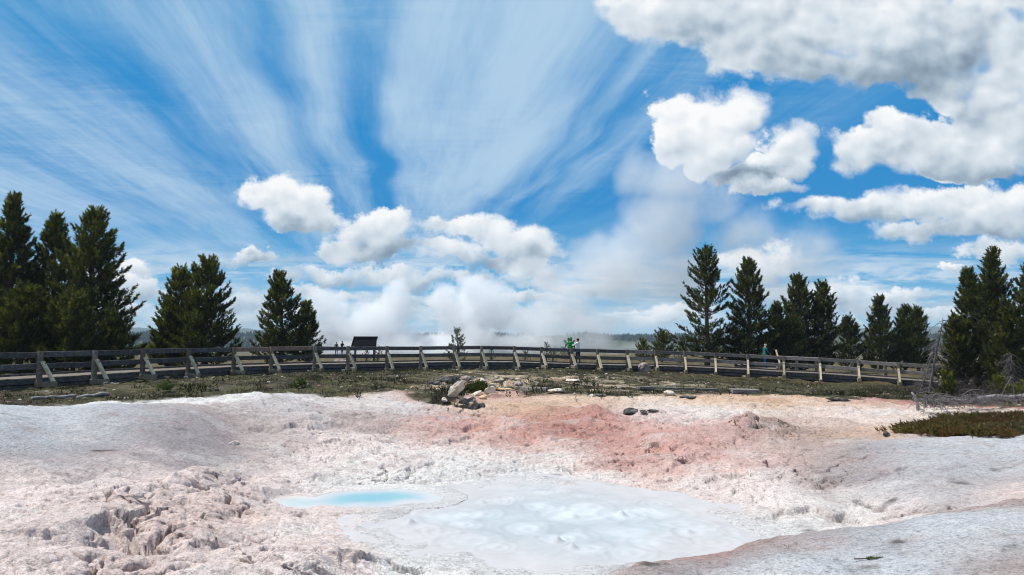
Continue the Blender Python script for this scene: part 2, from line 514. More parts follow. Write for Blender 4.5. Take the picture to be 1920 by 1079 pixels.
# ---- outlines of the pools, read as places on the land
MUD_Z, HOT_Z = -0.905, -0.903
MUD_PTS = np.array([at_height(*p, MUD_Z)[:2] for p in [(690, 990), (745, 962), (830, 945), (880, 925), (935, 912), (1000, 902), (1080, 912), (1150, 928), (1260, 938), (1330, 956), (1390, 985), (1430, 1003),
                                    (1390, 1022), (1320, 1042), (1230, 1056), (1120, 1060), (1000, 1050), (880, 1036), (760, 1016)]])
HOT_PTS = np.array([at_height(*p, HOT_Z)[:2] for p in [(512, 936), (548, 931), (588, 934), (620, 925), (680, 920), (750, 918), (800, 922), (828, 934), (812, 942), (765, 944), (720, 951), (650, 951), (604, 947), (575, 953), (535, 951)]])
HOT2_PTS = np.array([at_height(*p, HOT_Z)[:2] for p in [(432, 922), (440, 916), (452, 917), (458, 922), (448, 926)]])

# ---- ledges: the ground on the near side of a line drops to a little cliff (px points, drop, reach)
LEDGES = [([(508, 806), (530, 803), (555, 799), (572, 802), (590, 800), (598, 790)], .22, .5),
          ([(150, 1002), (168, 988), (190, 984), (215, 990), (250, 1004), (300, 1012), (345, 1008)], .30, .55),
          ([(1275, 988), (1340, 976), (1395, 972), (1440, 966), (1482, 957), (1530, 955), (1580, 962), (1640, 966), (1700, 955), (1740, 952)], .16, .4),
          ([(1236, 882), (1268, 869), (1305, 857), (1330, 850)], .16, .45), ([(1225, 910), (1262, 892), (1290, 886)], .14, .4),
          ([(822, 832), (850, 826), (882, 814)], .14, .5), ([(866, 802), (885, 796), (905, 799), (950, 806), (992, 816), (1012, 824)], .20, .6),
          ([(1180, 838), (1206, 832), (1235, 836), (1262, 842)], .13, .4), ([(728, 908), (750, 893), (775, 882), (820, 868)], .14, .5),
          ([(735, 920), (768, 905), (800, 902), (838, 915)], .10, .35), 
          ([(600, 838), (640, 824), (660, 836), (690, 846)], .12, .5), ([(700, 835), (740, 824), (762, 830)], .10, .4),
          ([(235, 950), (270, 945), (330, 944), (360, 930)], .10, .4),
          ([(400, 965), (440, 950), (470, 960), (500, 985)], .14, .4), ([(340, 985), (360, 965), (330, 960)], .12, .3),
          ([(1300, 915), (1350, 905), (1400, 900), (1450, 905)], .10, .4), ([(1380, 880), (1405, 896), (1430, 908)], .10, .3),
          ([(500, 1046), (560, 1050), (620, 1062), (690, 1060), (740, 1068)], .12, .35), 
          ([(1440, 1010), (1470, 1018), (1440, 1030)], .08, .3), ([(1020, 886), (1040, 880), (1058, 886)], .10, .3), ([(1130, 862), (1170, 868), (1215, 866)], .08, .3),
          ([(560, 905), (600, 895), (640, 892)], .06, .3), ([(30, 940), (90, 935), (140, 945)], .06, .3), ([(1560, 1000), (1480, 975)], .0, .3)]
LEDGES = [(hits(p), h, wd) for p, h, wd in LEDGES if h > 0]
# ---- cracks: narrow grooves
CRACKS = [[(232, 978), (250, 972), (268, 965), (275, 950), (284, 946)], [(258, 978), (254, 1000), (252, 1022)], [(290, 1018), (296, 1000), (310, 992)], [(240, 1062), (260, 1048), (285, 1040), (330, 1044), (380, 1048)],
          [(292, 1079), (296, 1062), (340, 1060)], [(1210, 1024), (1216, 1040), (1230, 1052)], [(1500, 885), (1520, 900), (1545, 912)], [(1578, 950), (1574, 968)], [(1600, 935), (1640, 940), (1700, 942)],
          [(725, 1052), (745, 1062), (790, 1066)], [(1430, 858), (1440, 870), (1452, 880), (1470, 890)], [(1070, 880), (1085, 890)],
          [(1200, 925), (1215, 935), (1250, 942)], [(1690, 955), (1720, 950), (1755, 945)]]
CRACKS = [hits(p) for p in CRACKS]
# ---- humps: px, py, radius, height, peakedness ; hollows have negative height
HUMPS = [(1112, 786, 1.0, .42, 1), (1100, 778, .5, .22, 1), (1030, 778, .9, .26, 1), (1065, 800, 1.3, .14, 0), (1050, 808, .7, -.10, 0), (1110, 815, 1.1, -.10, 0), (1410, 812, 1.3, .52, 1), (1375, 800, .7, .25, 1), (1450, 806, .8, .18, 0),
         (1345, 815, .8, .15, 0), (1230, 778, 1.0, .20, 0), (1570, 798, 1.1, .2, 0), (1455, 755, .8, .10, 1), (960, 790, .8, .12, 0), (890, 803, .6, -.22, 0), (958, 796, .35, .16, 1), (690, 783, .9, -.20, 0), (240, 884, .55, -.30, 0), (172, 884, .42, -.26, 0),
         (210, 1005, .55, -.22, 0), (265, 1010, .4, -.18, 0), (430, 965, .7, -.22, 0), (478, 1012, .45, -.2, 0), (395, 1020, .2, -.12, 0), (315, 935, .5, -.16, 0), (755, 820, .35, -.10, 0), (640, 800, .6, -.12, 0), 
         (330, 790, .3, .08, 1), (1420, 910, .9, .16, 0), (1310, 905, .7, .10, 0), (1660, 950, .9, -.16, 0), (850, 745, 1.2, .10, 0), (750, 742, 1.6, .22, 0), (940, 745, 1.0, .18, 0), (1210, 890, .5, -.06, 0), (1040, 884, .3, .12, 0), (900, 880, .8, .07, 0),
         (790, 885, .7, .18, 0), (60, 1000, .8, .12, 0), (150, 930, .9, .10, 0), (380, 905, .5, .16, 0), (430, 900, .35, .15, 0), (350, 915, .3, .14, 0), (560, 1062, .6, .14, 0), (690, 1065, .6, .12, 0), (30, 1070, .6, .1, 0),
         (835, 752, 1.4, -.35, 0), (815, 760, .8, -.25, 0)]
HUMPS = [(hit(px, py), r, h, k) for px, py, r, h, k in HUMPS]

# ---- where grass begins: range as a function of heading
_ge = hits([(-60, 757), (120, 757), (250, 756), (340, 748), (440, 742), (540, 738), (620, 747), (680, 745), (740, 740), (800, 752), (840, 762), (895, 742), (960, 742), (1040, 744), (1120, 744), (1250, 742), (1400, 742), (1500, 744), (1560, 750), (1640, 746), (1700, 752), (1760, 760), (1990, 764)])
_ga_, _gr_ = np.arctan2(_ge[:, 0], _ge[:, 1]), np.hypot(_ge[:, 0], _ge[:, 1])
_o = np.argsort(_ga_); _ga_ = _ga_[_o]; _gr_ = _gr_[_o]
for _k in (1, 2, 3, 4, 5):
    pass
def grass_mask(x, y):
    a = np.arctan2(x, y); r = np.hypot(x, y)
    edge = np.interp(a, _ga_, _gr_)
    n = fbm(x * .55, y * .55, 91, 4)
    return sstep(r - edge + n * 1.1, -.5, .9)

def blob_mask(x, y, spots):
    m = np.zeros_like(x)
    for (c, rx, ry) in spots:
        az = math.atan2(c[0], c[1]); ca, sa = math.cos(az), math.sin(az)
        ux = (x - c[0]) * ca - (y - c[1]) * sa; uy = (x - c[0]) * sa + (y - c[1]) * ca
        m = np.maximum(m, np.exp(-((ux / rx) ** 2 + (uy / ry) ** 2)))
    return m
ROUGH = [(hit(px, py), rx, ry) for px, py, rx, ry in ((260, 950, 1.3, 1.2), (400, 930, 1.0, 1.3), (330, 1000, 1.3, 1.0), (230, 1065, .9, .5), (560, 1065, 1.4, .8), (760, 1065, 1.2, .6), (950, 1068, 1.2, .5), (480, 1060, 1.0, .9), (1350, 915, 1.4, 1.3), (1410, 810, 1.6, 1.6),
         (1120, 800, 2.6, 1.4), (920, 815, 1.8, 1.4), (640, 835, 1.6, 1.6), (1200, 855, 2.4, 1.4), (1320, 860, 1.8, 1.3), (700, 890, 1.2, 1.2), (1560, 900, 1.3, 1.6), (480, 920, 1.0, 1.4), (1700, 950, .8, .6), (850, 770, 2.0, 1.4))]
OUTCROP = [(hit(px, py), rx, ry) for px, py, rx, ry in ((880, 735, 1.9, 2.4), (905, 722, 2.2, 2.6), (860, 755, 1.0, 1.2), (960, 716, 1.6, 1.6), (1060, 712, 2.0, 1.4))]
HOLLOW = [(hit(px, py), rx, ry) for px, py, rx, ry in ((828, 748, .55, 1.2), (850, 760, .7, .7), (880, 768, .5, .4))]
SMOOTHED = [(hit(px, py), rx, ry) for px, py, rx, ry in ((200, 800, 4.0, 3.0), (1750, 880, 3.0, 3.2), (1700, 1020, 2.6, 1.6), (1850, 1000, 2.0, 2.0))]

def terrain(x, y, detail=True):
    """height of the land at x, y"""
    z = zb(x, y)
    r = np.hypot(x, y)
    far = sstep(r, 95, 150)
    z = z * (1 - far) + far * (-11.0 + 1.2 * fbm(x * .02, y * .02, 5, 3))
    vis = (r < 80)
    gm = grass_mask(x, y)
    soil = 1 - gm
    wx = x + .12 * fbm(x * 1.4, y * 1.4, 41, 3); wy = y + .12 * fbm(x * 1.4 + 9, y * 1.4, 43, 3)
    for (c, rad, h, k) in HUMPS:
        d = np.hypot(wx - c[0], wy - c[1]) / rad
        near = d < 3.2
        z = z + np.where(near, h * (1.0 if h > 0 else .55) * (np.exp(-2.0 * d) if k else np.exp(-1.4 * d * d)), 0)
    inmud = inside(x, y, MUD_PTS)
    dm, _ = seg_dist(x, y, MUD_PTS, True)
    sm = np.where(inmud, -dm, dm)
    wet = sstep(sm, 1.3, -.1)                       # 1 in the mud pool
    inhot = inside(x, y, HOT_PTS)
    dh, _ = seg_dist(x, y, HOT_PTS, True)
    sh = np.where(inhot, -dh, dh)
    inh2 = inside(x, y, HOT2_PTS)
    dh2, _ = seg_dist(x, y, HOT2_PTS, True)
    sh = np.minimum(sh, np.where(inh2, -dh2, dh2))
    calm = np.clip(1 - wet - sstep(sh, .4, .0), 0, 1)
    rough = np.clip(blob_mask(x, y, ROUGH), 0, 1) * soil * calm
    smo = np.clip(blob_mask(x, y, SMOOTHED) * 1.4, 0, 1) * soil
    z = z + soil * calm * (1 - .8 * smo) * (.085 * fbm(x * .7, y * .7, 11, 3) + .045 * fbm(x * 2.1, y * 1.9, 12, 3))
    z = z + smo * (.04 * fbm(x * .5, y * .5, 14, 3))
    z = z + gm * sstep(r, 80, 60) * (.07 * fbm(x * .5, y * .5, 15, 4) + .05 * fbm(x * 1.7, y * 1.7, 16, 3))
    for (pl, h, wd) in LEDGES:
        lo = pl.min(0) - 1.6; hi = pl.max(0) + 1.6
        m = (x > lo[0]) & (x < hi[0]) & (y > lo[1]) & (y < hi[1])
        if not m.any():
            continue
        jx = x[m] + .14 * fbm(x[m] * 3.0, y[m] * 3.0, 61, 4); jy = y[m] + .16 * fbm(x[m] * 3.0 + 5, y[m] * 3.0, 62, 4)
        d, s = seg_dist(jx, jy, pl)
        e0 = np.hypot(jx - pl[0][0], jy - pl[0][1]); e1 = np.hypot(jx - pl[-1][0], jy - pl[-1][1])
        ends = sstep(np.minimum(e0, e1), 0.0, .35)
        near = np.exp(-(d / wd) ** 2) * ends
        cut = sstep(s, .02, -.035)
        z[m] = z[m] + near * .55 * (h * .45 * (1 - cut) - h * .75 * cut)
    for pl in CRACKS:
        lo = pl.min(0) - .6; hi = pl.max(0) + .6
        m = (x > lo[0]) & (x < hi[0]) & (y > lo[1]) & (y < hi[1])
        if not m.any():
            continue
        jx = x[m] + .09 * fbm(x[m] * 4.0, y[m] * 4.0, 63, 4); jy = y[m] + .11 * fbm(x[m] * 4.0 + 5, y[m] * 4.0, 64, 4)
        d, s = seg_dist(jx, jy, pl)
        z[m] = z[m] - .15 * np.exp(-(d / .04) ** 2) - .05 * np.exp(-(d / .12) ** 2)
    if detail:
        m = (rough > .02) & vis
        xx, yy = x[m], y[m]
        rg = rough[m]
        lum = ridged(xx * 1.5, yy * 1.7, 21, 4)
        clod = np.clip(cells(xx * 3.1 + .6 * fbm(xx * 2, yy * 2, 22, 2), yy * 3.6, 23), 0, .5)
        pit = np.clip(fbm(xx * 2.2, yy * 2.6, 25, 4) - .42, 0, 1)
        z[m] = z[m] + rg * (.024 * (lum - .55) + .034 * (clod - .25) - .16 * pit)
        ck = cells(xx * 1.15 + .45 * fbm(xx * 1.7, yy * 1.7, 26, 3), yy * 1.25 + .4 * fbm(xx * 1.6 + 4, yy * 1.6, 27, 3), 28)
        ckm = sstep(fbm(xx * .8, yy * .8, 29, 3), .05, .45)
        z[m] = z[m] - rg * ckm * .20 * np.exp(-(ck / .045) ** 2)
        m = vis & (soil > .05)
        xx, yy = x[m], y[m]
        fine = .014 * fbm(xx * 7, yy * 7, 31, 3) + .010 * ridged(xx * 11, yy * 11, 33, 2)
        sp = np.clip(fbm(xx * 7.5, yy * 9, 34, 3) - .38, 0, 1) * -.10
        z[m] = z[m] + (soil * (.22 + .78 * calm) * (1 - .45 * smo))[m] * (fine + sp * (1 - smo[m]) * calm[m])
    om = np.clip(1.3 * blob_mask(x, y, OUTCROP), 0, 1)
    z = z + om * (.22 * (ridged(x * 1.1, y * 1.0, 141, 4) - .5) + .16 * np.clip(cells(x * 1.8, y * 1.6, 143), 0, .5))
    # pools: floor under the water, a lip round it
    z = np.where(sm < 1.2, z * (1 - wet) + wet * (MUD_Z - .005 + .05 * fbm(x * 1.1, y * 1.1, 71, 4) * sstep(sm, -.7, .3) - .03 * sstep(sm, .15, -.5)), z)
    basin = sstep(sh + .08 * fbm(x * 2, y * 2, 77, 3), .30, -.12)
    z = z * (1 - basin) + basin * (HOT_Z - .10)
    z = np.where((sh > .02) & (sh < .5), np.maximum(z, HOT_Z + .004 + .012 * sstep(sh, .02, .3)), z)
    return z

# ================================================================== colours of the land (albedo)
def alb(r, g_, b, k=0.88):
    return np.array(rgb(r, g_, b, k))
C_PINK = alb(238, 219, 212); C_WHITE = alb(232, 228, 224); C_SALM = alb(205, 158, 147); C_RED = alb(172, 116, 104); C_ORNG = alb(206, 170, 142)
C_BUFF = alb(222, 196, 174); C_GREY = alb(184, 181, 183); C_DGREY = alb(158, 147, 147); C_PALE = alb(202, 203, 207); C_TAUPE = alb(176, 158, 152); C_BLUW = alb(214, 213, 213, .82); C_PKW = alb(228, 205, 196)
SPOTS = [
    # left mound
    (0, 790, C_PALE, 1), (120, 780, C_PALE, 1), (260, 780, C_GREY, 1), (60, 830, C_GREY, 1), (180, 830, C_GREY, 1), (330, 800, C_GREY, 1), (380, 780, C_TAUPE, .7), (300, 840, C_DGREY, 1.2), (400, 830, C_DGREY, 1.3), (460, 835, C_DGREY, 1.2), (120, 862, C_DGREY, .9), (440, 790, C_TAUPE, 1), (-200, 800, C_PALE, 1),
    # middle mound
    (380, 755, C_WHITE, 1), (480, 748, C_WHITE, 1), (560, 755, C_PALE, 1), (500, 775, C_TAUPE, .9), (540, 790, C_GREY, .8), (620, 765, C_PKW, 1), (720, 758, C_WHITE, 1.2), (780, 765, C_PALE, 1), (650, 782, C_TAUPE, 1), (720, 785, C_TAUPE, 1), (470, 800, C_PKW, .8), (560, 830, C_PINK, 1),
    # near left
    (0, 900, C_PINK, 1), (150, 900, C_PINK, 1), (300, 890, C_PINK, 1), (100, 980, C_PINK, 1), (250, 970, C_PKW, 1), (60, 1060, C_PINK, 1), (250, 1060, C_PKW, 1), (400, 950, C_PKW, 1), (420, 1040, C_PINK, 1), (560, 1000, C_PINK, 1), (540, 890, C_PINK, 1), (650, 900, C_WHITE, 1), (680, 850, C_PINK, 1), (600, 1060, C_PINK, 1), (800, 1065, C_WHITE, 1), (1000, 1070, C_WHITE, 1), (620, 960, C_PINK, 1),
    # back slope
    (800, 790, C_SALM, 1), (880, 790, C_SALM, 1.2), (960, 800, C_SALM, 1.2), (1050, 800, C_RED, .8), (1110, 775, C_RED, 1.0), (1160, 800, C_SALM, 1.2), (1240, 820, C_SALM, 1.1), (1320, 830, C_SALM, 1), (1410, 800, C_RED, .8), (1380, 840, C_PKW, 1), (1180, 850, C_SALM, 1), (1300, 865, C_SALM, .9), (920, 840, C_PKW, 1), (820, 830, C_PKW, 1), (1050, 845, C_PKW, 1), (860, 870, C_WHITE, 1), (1000, 880, C_WHITE, 1.2), (1120, 890, C_PINK, 1), (1250, 895, C_PKW, 1), (1350, 890, C_PINK, 1), (750, 870, C_WHITE, 1), (760, 830, C_PINK, 1),
    (1300, 885, C_SALM, .6), (1390, 865, C_SALM, .7), (860, 815, C_SALM, .8), (1230, 790, C_SALM, .7), (1130, 830, C_RED, .4), (1000, 825, C_SALM, .8), (740, 742, C_ORNG, .8), (790, 750, C_SALM, .8), (930, 742, C_SALM, 1), (950, 770, C_ORNG, 1.3), (1010, 765, C_ORNG, .9), (900, 765, C_BUFF, 1), (1050, 755, C_BUFF, 1), (1150, 762, C_BUFF, 1), (1250, 775, C_WHITE, 1.1), (1330, 760, C_BUFF, 1), (1400, 748, C_ORNG, 1.0), (1480, 752, C_ORNG, .9), (1380, 780, C_WHITE, 1), (1300, 790, C_PKW, 1), (1460, 780, C_BUFF, 1), (1560, 778, C_PKW, 1), (1560, 800, C_TAUPE, .8), (1600, 755, C_BUFF, 1), (1660, 750, C_RED, 1.0), (1650, 775, C_WHITE, 1), (1560, 815, C_ORNG, .9), (1660, 812, C_ORNG, .8), (1620, 795, C_PKW, 1), (1700, 785, C_BUFF, 1), (1500, 825, C_TAUPE, .8), (1480, 800, C_TAUPE, .8),
    # right mound
    (1540, 860, C_TAUPE, 1.2), (1600, 870, C_DGREY, 1), (1560, 900, C_TAUPE, 1), (1680, 850, C_GREY, 1), (1780, 850, C_PALE, 1.1), (1880, 860, C_PALE, 1), (1700, 900, C_GREY, 1), (1820, 900, C_GREY, 1), (1900, 890, C_TAUPE, .6), (1680, 830, C_GREY, 1), (1760, 940, C_GREY, .9), (1900, 930, C_PKW, .8), (1440, 900, C_PINK, 1), (1480, 940, C_WHITE, 1), (1560, 970, C_WHITE, 1), (1400, 950, C_PINK, 1), (1650, 960, C_PINK, 1), (1330, 930, C_PINK, 1),
    # near right
    (1250, 1070, C_TAUPE, .9), (1400, 1050, C_GREY, .8), (1330, 1045, C_RED, .35), (1500, 1010, C_TAUPE, .7), (1600, 1000, C_GREY, .8), (1850, 955, C_TAUPE, .3), (1600, 1040, C_PALE, 1.2), (1500, 1070, C_PALE, 1), (1750, 1000, C_PALE, 1.2), (1880, 1000, C_PALE, 1), (1880, 1050, C_TAUPE, 1), (1750, 1050, C_PALE, 1), (1900, 1079, C_TAUPE, .6), (1300, 1079, C_GREY, .8),
    # mud pool
    (750, 990, C_BLUW, 1), (900, 960, C_BLUW, 1.2), (1050, 940, C_BLUW, 1.2), (1050, 1000, C_BLUW, 1.3), (1200, 980, C_BLUW, 1.2), (1300, 1010, C_BLUW, 1.2), (1150, 1040, C_BLUW, 1), (900, 1010, C_BLUW, 1.2), (980, 915, C_BLUW, .9), (1380, 1000, C_BLUW, 1)]
_sp = np.array([hit(p[0], min(p[1], 1079)) for p in SPOTS])
_spa = np.arctan2(_sp[:, 0], _sp[:, 1]); _spb = np.log(np.hypot(_sp[:, 0], _sp[:, 1]))
_spc = np.array([p[2] for p in SPOTS]); _spw = np.array([p[3] for p in SPOTS])

def land_colour(x, y):
    r = np.hypot(x, y)
    a = np.arctan2(x, y) + .020 * fbm(x * .8, y * .8, 101, 4) + .008 * fbm(x * 3, y * 3, 103, 3)
    b = np.log(np.maximum(r, .5)) + .045 * fbm(x * .8 + 7, y * .8, 102, 4) + .02 * fbm(x * 3 + 4, y * 3, 104, 3)
    acc = np.zeros(x.shape + (3,)); ws = np.full(x.shape, 1e-7)
    for i in range(len(SPOTS)):
        q = ((a - _spa[i]) / .040) ** 2 + ((b - _spb[i]) / .070) ** 2
        w = _spw[i] * np.exp(-np.minimum(q, 60) * .5) + 1e-5 / (1 + q)
        acc += w[..., None] * _spc[i]; ws += w
    c = acc / ws[..., None]
    dm_, _ = seg_dist(x, y, MUD_PTS, True)
    dm_ = np.where(inside(x, y, MUD_PTS), -dm_, dm_)
    # minerals: streaks and freckles
    n1 = fbm(x * 1.3, y * 2.2, 111, 5, .6)[..., None]
    c = c * (1 + .10 * n1)
    n2 = sstep(fbm(x * .9 + 20, y * 1.6, 113, 4), .25, .8)[..., None]
    c = c * (1 - .28 * n2) + C_WHITE * .28 * n2
    n3 = sstep(fbm(x * 2.5, y * 3.0, 115, 5, .62), .22, .75)[..., None]
    stain = C_TAUPE * np.array([1.0, .92, .90])
    c = c * (1 - .33 * n3) + stain * .33 * n3
    # pale slurry dried round the pool
    wv = .8 * sstep(dm_ + .9 * fbm(x * .7, y * .9, 117, 4), 1.3, -.3)[..., None]
    c = c * (1 - wv) + alb(222, 219, 217, .86) * wv
    # the broken rocky bank below the boardwalk
    om = np.clip(1.3 * blob_mask(x, y, OUTCROP), 0, 1)[..., None]
    om = om * sstep(om + .4 * fbm(x * 1.2, y * 1.2, 131, 3)[..., None], .25, .6)
    o1 = vnoise(x * 3.3 + .8 * fbm(x * 2, y * 2, 133, 2), y * 3.0, 135)[..., None]; o2 = vnoise(x * 6.1, y * 5.0, 137)[..., None]
    oc = np.where(o1 > .62, alb(66, 62, 56, .75), np.where(o2 > .5, alb(216, 196, 168, .78), alb(186, 158, 130, .78)))
    dk = blob_mask(x, y, HOLLOW)[..., None]
    dk = sstep(dk + .35 * fbm(x * 1.6, y * 1.6, 139, 3)[..., None], .3, .55)
    # grassland
    gm = grass_mask(x, y)[..., None]
    gn = fbm(x * .8, y * .8, 121, 4)[..., None]; gn2 = fbm(x * 3.1, y * 3.1, 123, 3)[..., None]
    dark = alb(58, 50, 36, .75); olive = alb(76, 76, 40, .75); tan = alb(104, 88, 64, .75)
    gc = dark + (olive - dark) * np.clip(.5 + gn, 0, 1)
    gc = gc + (tan - gc) * np.clip(gn2 * .9 - .05, 0, .8)
    pale = sstep(fbm(x * .55 + 3, y * .9, 125, 4), .30, .62)[..., None]
    az = np.arctan2(x, y)
    palez = np.clip(np.exp(-((az + .035) / .07) ** 2) + .8 * np.exp(-((az - .17) / .12) ** 2) + .15, 0, 1)[..., None] * sstep(r, 46, 40)[..., None]
    pale = np.clip(pale + sstep(fbm(x * 1.7, y * 2.3, 127, 4), .1, .5)[..., None] * .6, 0, 1) * palez
    gc = gc + (alb(196, 178, 152, .75) - gc) * pale
    spk = sstep(fbm(x * 4.2, y * 4.6, 129, 3), .72, .9)[..., None]
    gc = gc + (alb(180, 166, 144, .8) - gc) * spk * .4
    fa = sstep(r, 47, 52)[..., None]
    dry = alb(112, 98, 66, .75) * (1 + .25 * gn2) + .0
    gc = gc + (dry - gc) * fa * .8
    c = c * (1 - gm) + gc * gm
    c = c * (1 - om) + oc * om
    return np.clip(c * (1 - dk) + alb(56, 48, 38, .75) * dk, .01, .9)

# ================================================================== mesh writer
def mesh_obj(name, verts, faces, mat=None, parent=None, col=None, smooth=False, mats=None, mat_idx=None):
    """verts (n,3); faces an (m,3) or (m,4) array or a list of tuples; col (n,3) goes to attribute 'tint'"""
    me = bpy.data.meshes.new(name)
    verts = np.asarray(verts, np.float32)
    if isinstance(faces, np.ndarray):
        k = faces.shape[1]
        me.vertices.add(len(verts)); me.vertices.foreach_set('co', verts.ravel())
        me.loops.add(faces.size); me.loops.foreach_set('vertex_index', faces.astype(np.int32).ravel())
        me.polygons.add(len(faces))
        me.polygons.foreach_set('loop_start', np.arange(0, faces.size, k, dtype=np.int32))
        me.polygons.foreach_set('loop_total', np.full(len(faces), k, np.int32))
        me.update(calc_edges=True)
        me.validate()
    else:
        me.from_pydata([tuple(v) for v in verts.tolist()], [], faces)
    if col is not None:
        at = me.attributes.new('tint', 'FLOAT_COLOR', 'POINT')
        c4 = np.ones((len(verts), 4), np.float32); c4[:, :3] = col
        at.data.foreach_set('color', c4.ravel())
    me.polygons.foreach_set('use_smooth', np.full(len(me.polygons), bool(smooth)))
    for mm in (mats or ([mat] if mat else [])):
        me.materials.append(mm)
    if mat_idx is not None:
        me.polygons.foreach_set('material_index', np.asarray(mat_idx, np.int32))
    o = bpy.data.objects.new(name, me)
    COL.objects.link(o)
    if parent is not None:
        o.parent = parent
    return o

def tag(o, label=None, cat=None, group=None, kind=None):
    if label: o['label'] = label
    if cat: o['category'] = cat
    if group: o['group'] = group
    if kind: o['kind'] = kind
    return o

def empty(name, loc, rz=0.0):
    o = bpy.data.objects.new(name, None)
    COL.objects.link(o)
    o.location = loc; o.rotation_euler = (0, 0, rz)
    o.empty_display_size = 0.2
    return o

# ================================================================== materials
def material(name):
    m = bpy.data.materials.new(name)
    m.use_nodes = True
    t = m.node_tree
    t.nodes.clear()
    q = NT(t)
    out = q.new('ShaderNodeOutputMaterial')
    return m, q, out

def principled(q, out, color, rough=0.8, normal=None, spec=0.3, **kw):
    b = q.new('ShaderNodeBsdfPrincipled')
    q.put(b.inputs['Base Color'], color)
    q.put(b.inputs['Roughness'], rough)
    q.put(b.inputs['Specular IOR Level'], spec)
    if normal is not None:
        q.put(b.inputs['Normal'], normal)
    for k, v in kw.items():
        q.put(b.inputs[k.replace('_', ' ')], v)
    q.t.links.new(b.outputs[0], out.inputs[0])
    return b

def bump(q, h, strength, dist=0.02):
    n = q.new('ShaderNodeBump')
    q.put(n.inputs['Strength'], strength); q.put(n.inputs['Distance'], dist); q.put(n.inputs['Height'], h)
    return n.outputs[0]

def tint(q):
    n = q.new('ShaderNodeAttribute', attribute_name='tint')
    return n.outputs['Color']

def objpos(q):
    return q.new('ShaderNodeTexCoord').outputs['Object']

M_LAND, q, out = material('mineral soil')
p = objpos(q)
c = tint(q)
f1 = q.noise(p, 9.0, 6.0, 0.65)
f2 = q.noise(p, 34.0, 4.0, 0.6)
c = q.mix(1.0, c, q.ramp(f1, [(0.25, .72), (0.5, 1.0), (0.75, 1.13)], 'LINEAR'), 'MULTIPLY')
c = q.mix(1.0, c, q.ramp(f2, [(0.28, .80), (0.55, 1.0), (0.8, 1.10)], 'LINEAR'), 'MULTIPLY')
# gritty freckles and threads of darker mineral
f3 = q.noise(q.v('MULTIPLY', p, (1.0, 1.6, 1.0)), 5.5, 9.0, 0.72, 0.8)
c = q.mix(q.ramp(f3, [(0.52, 0.0), (0.72, 0.55)], 'LINEAR'), c, q.mix(1.0, c, (.60, .54, .53), 'MULTIPLY'))
g1 = q.noise(p, 19.0, 3.0, 0.7); g2 = q.noise(q.v('MULTIPLY', p, (1.0, 1.4, 1.0)), 46.0, 2.0, 0.7)
c = q.mix(1.0, c, q.ramp(g1, [(0.30, .55), (0.46, 1.0), (0.7, 1.10)], 'LINEAR'), 'MULTIPLY')
c = q.mix(1.0, c, q.ramp(g2, [(0.32, .62), (0.48, 1.0), (0.72, 1.10)], 'LINEAR'), 'MULTIPLY')
f4 = q.noise(p, 2.2, 7.0, 0.7)
c = q.mix(q.ramp(f4, [(0.55, 0.0), (0.75, 0.5)], 'LINEAR'), c, q.mix(1.0, c, (1.18, 1.18, 1.2), 'MULTIPLY'))
hgt = q.m('ADD', q.m('ADD', q.noise(p, 12.0, 7.0, 0.7), q.m('MULTIPLY', q.noise(p, 42.0, 4.0, 0.65), 0.55)), q.m('MULTIPLY', q.noise(p, 4.5, 3.0, 0.6), 0.8))
principled(q, out, c, 0.9, bump(q, hgt, 0.85, 0.055), 0.2)

def stretched(q, base_col, dark_col, pale_col, amount=1.0):
    """weathered wood: long grain, knots of grey"""
    p = objpos(q)
    info = q.new('ShaderNodeObjectInfo')
    rnd = info.outputs['Random']
    pp = q.v('ADD', p, q.v('SCALE', (13.0, 7.0, 5.0), scale=rnd))
    n1 = q.noise(pp, 3.5, 5.0, 0.6, 1.0)
    n2 = q.noise(q.v('MULTIPLY', pp, (2.0, 2.0, 14.0)), 3.0, 4.0, 0.6)
    c = q.mix(q.ramp(n1, [(0.3, 0.0), (0.7, 1.0)], 'LINEAR'), dark_col, base_col)
    c = q.mix(q.ramp(n2, [(0.5, 0.0), (0.8, .7 * amount)], 'LINEAR'), c, pale_col)
    c = q.mix(1.0, c, q.ramp(rnd, [(0.0, .72), (1.0, 1.28)], 'LINEAR'), 'MULTIPLY')
    return c, q.m('ADD', n1, n2)

M_RAIL, q, out = material('dark weathered timber')
c, h = stretched(q, rgb(92, 88, 88), rgb(54, 52, 55), rgb(148, 143, 141))
principled(q, out, c, 0.85, bump(q, h, 0.5, 0.02))
M_RAILG, q, out = material('grey weathered timber')
c, h = stretched(q, rgb(136, 128, 122), rgb(92, 86, 82), rgb(184, 178, 170))
principled(q, out, c, 0.85, bump(q, h, 0.5, 0.02))
M_RAILB, q, out = material('brown timber')
c, h = stretched(q, rgb(142, 116, 104), rgb(96, 78, 70), rgb(176, 156, 144))
principled(q, out, c, 0.85, bump(q, h, 0.5, 0.02))
M_BRACE, q, out = material('pale new timber')
c, h = stretched(q, rgb(206, 194, 166), rgb(160, 142, 112), rgb(226, 220, 204))
principled(q, out, c, 0.8, bump(q, h, 0.4, 0.02))
M_POST, q, out = material('post timber')
c, h = stretched(q, rgb(130, 120, 110), rgb(86, 79, 73), rgb(172, 164, 152))
principled(q, out, c, 0.85, bump(q, h, 0.4, 0.02))
M_FOOT, q, out = material('footing timber')
c, h = stretched(q, rgb(138, 126, 108), rgb(96, 86, 72), rgb(178, 168, 150))
principled(q, out, c, 0.88, bump(q, h, 0.4, 0.02))
M_DECK, q, out = material('deck planks')
c, h = stretched(q, rgb(146, 134, 122), rgb(110, 99, 89), rgb(176, 166, 152))
principled(q, out, c, 0.85, bump(q, h, 0.4, 0.02))

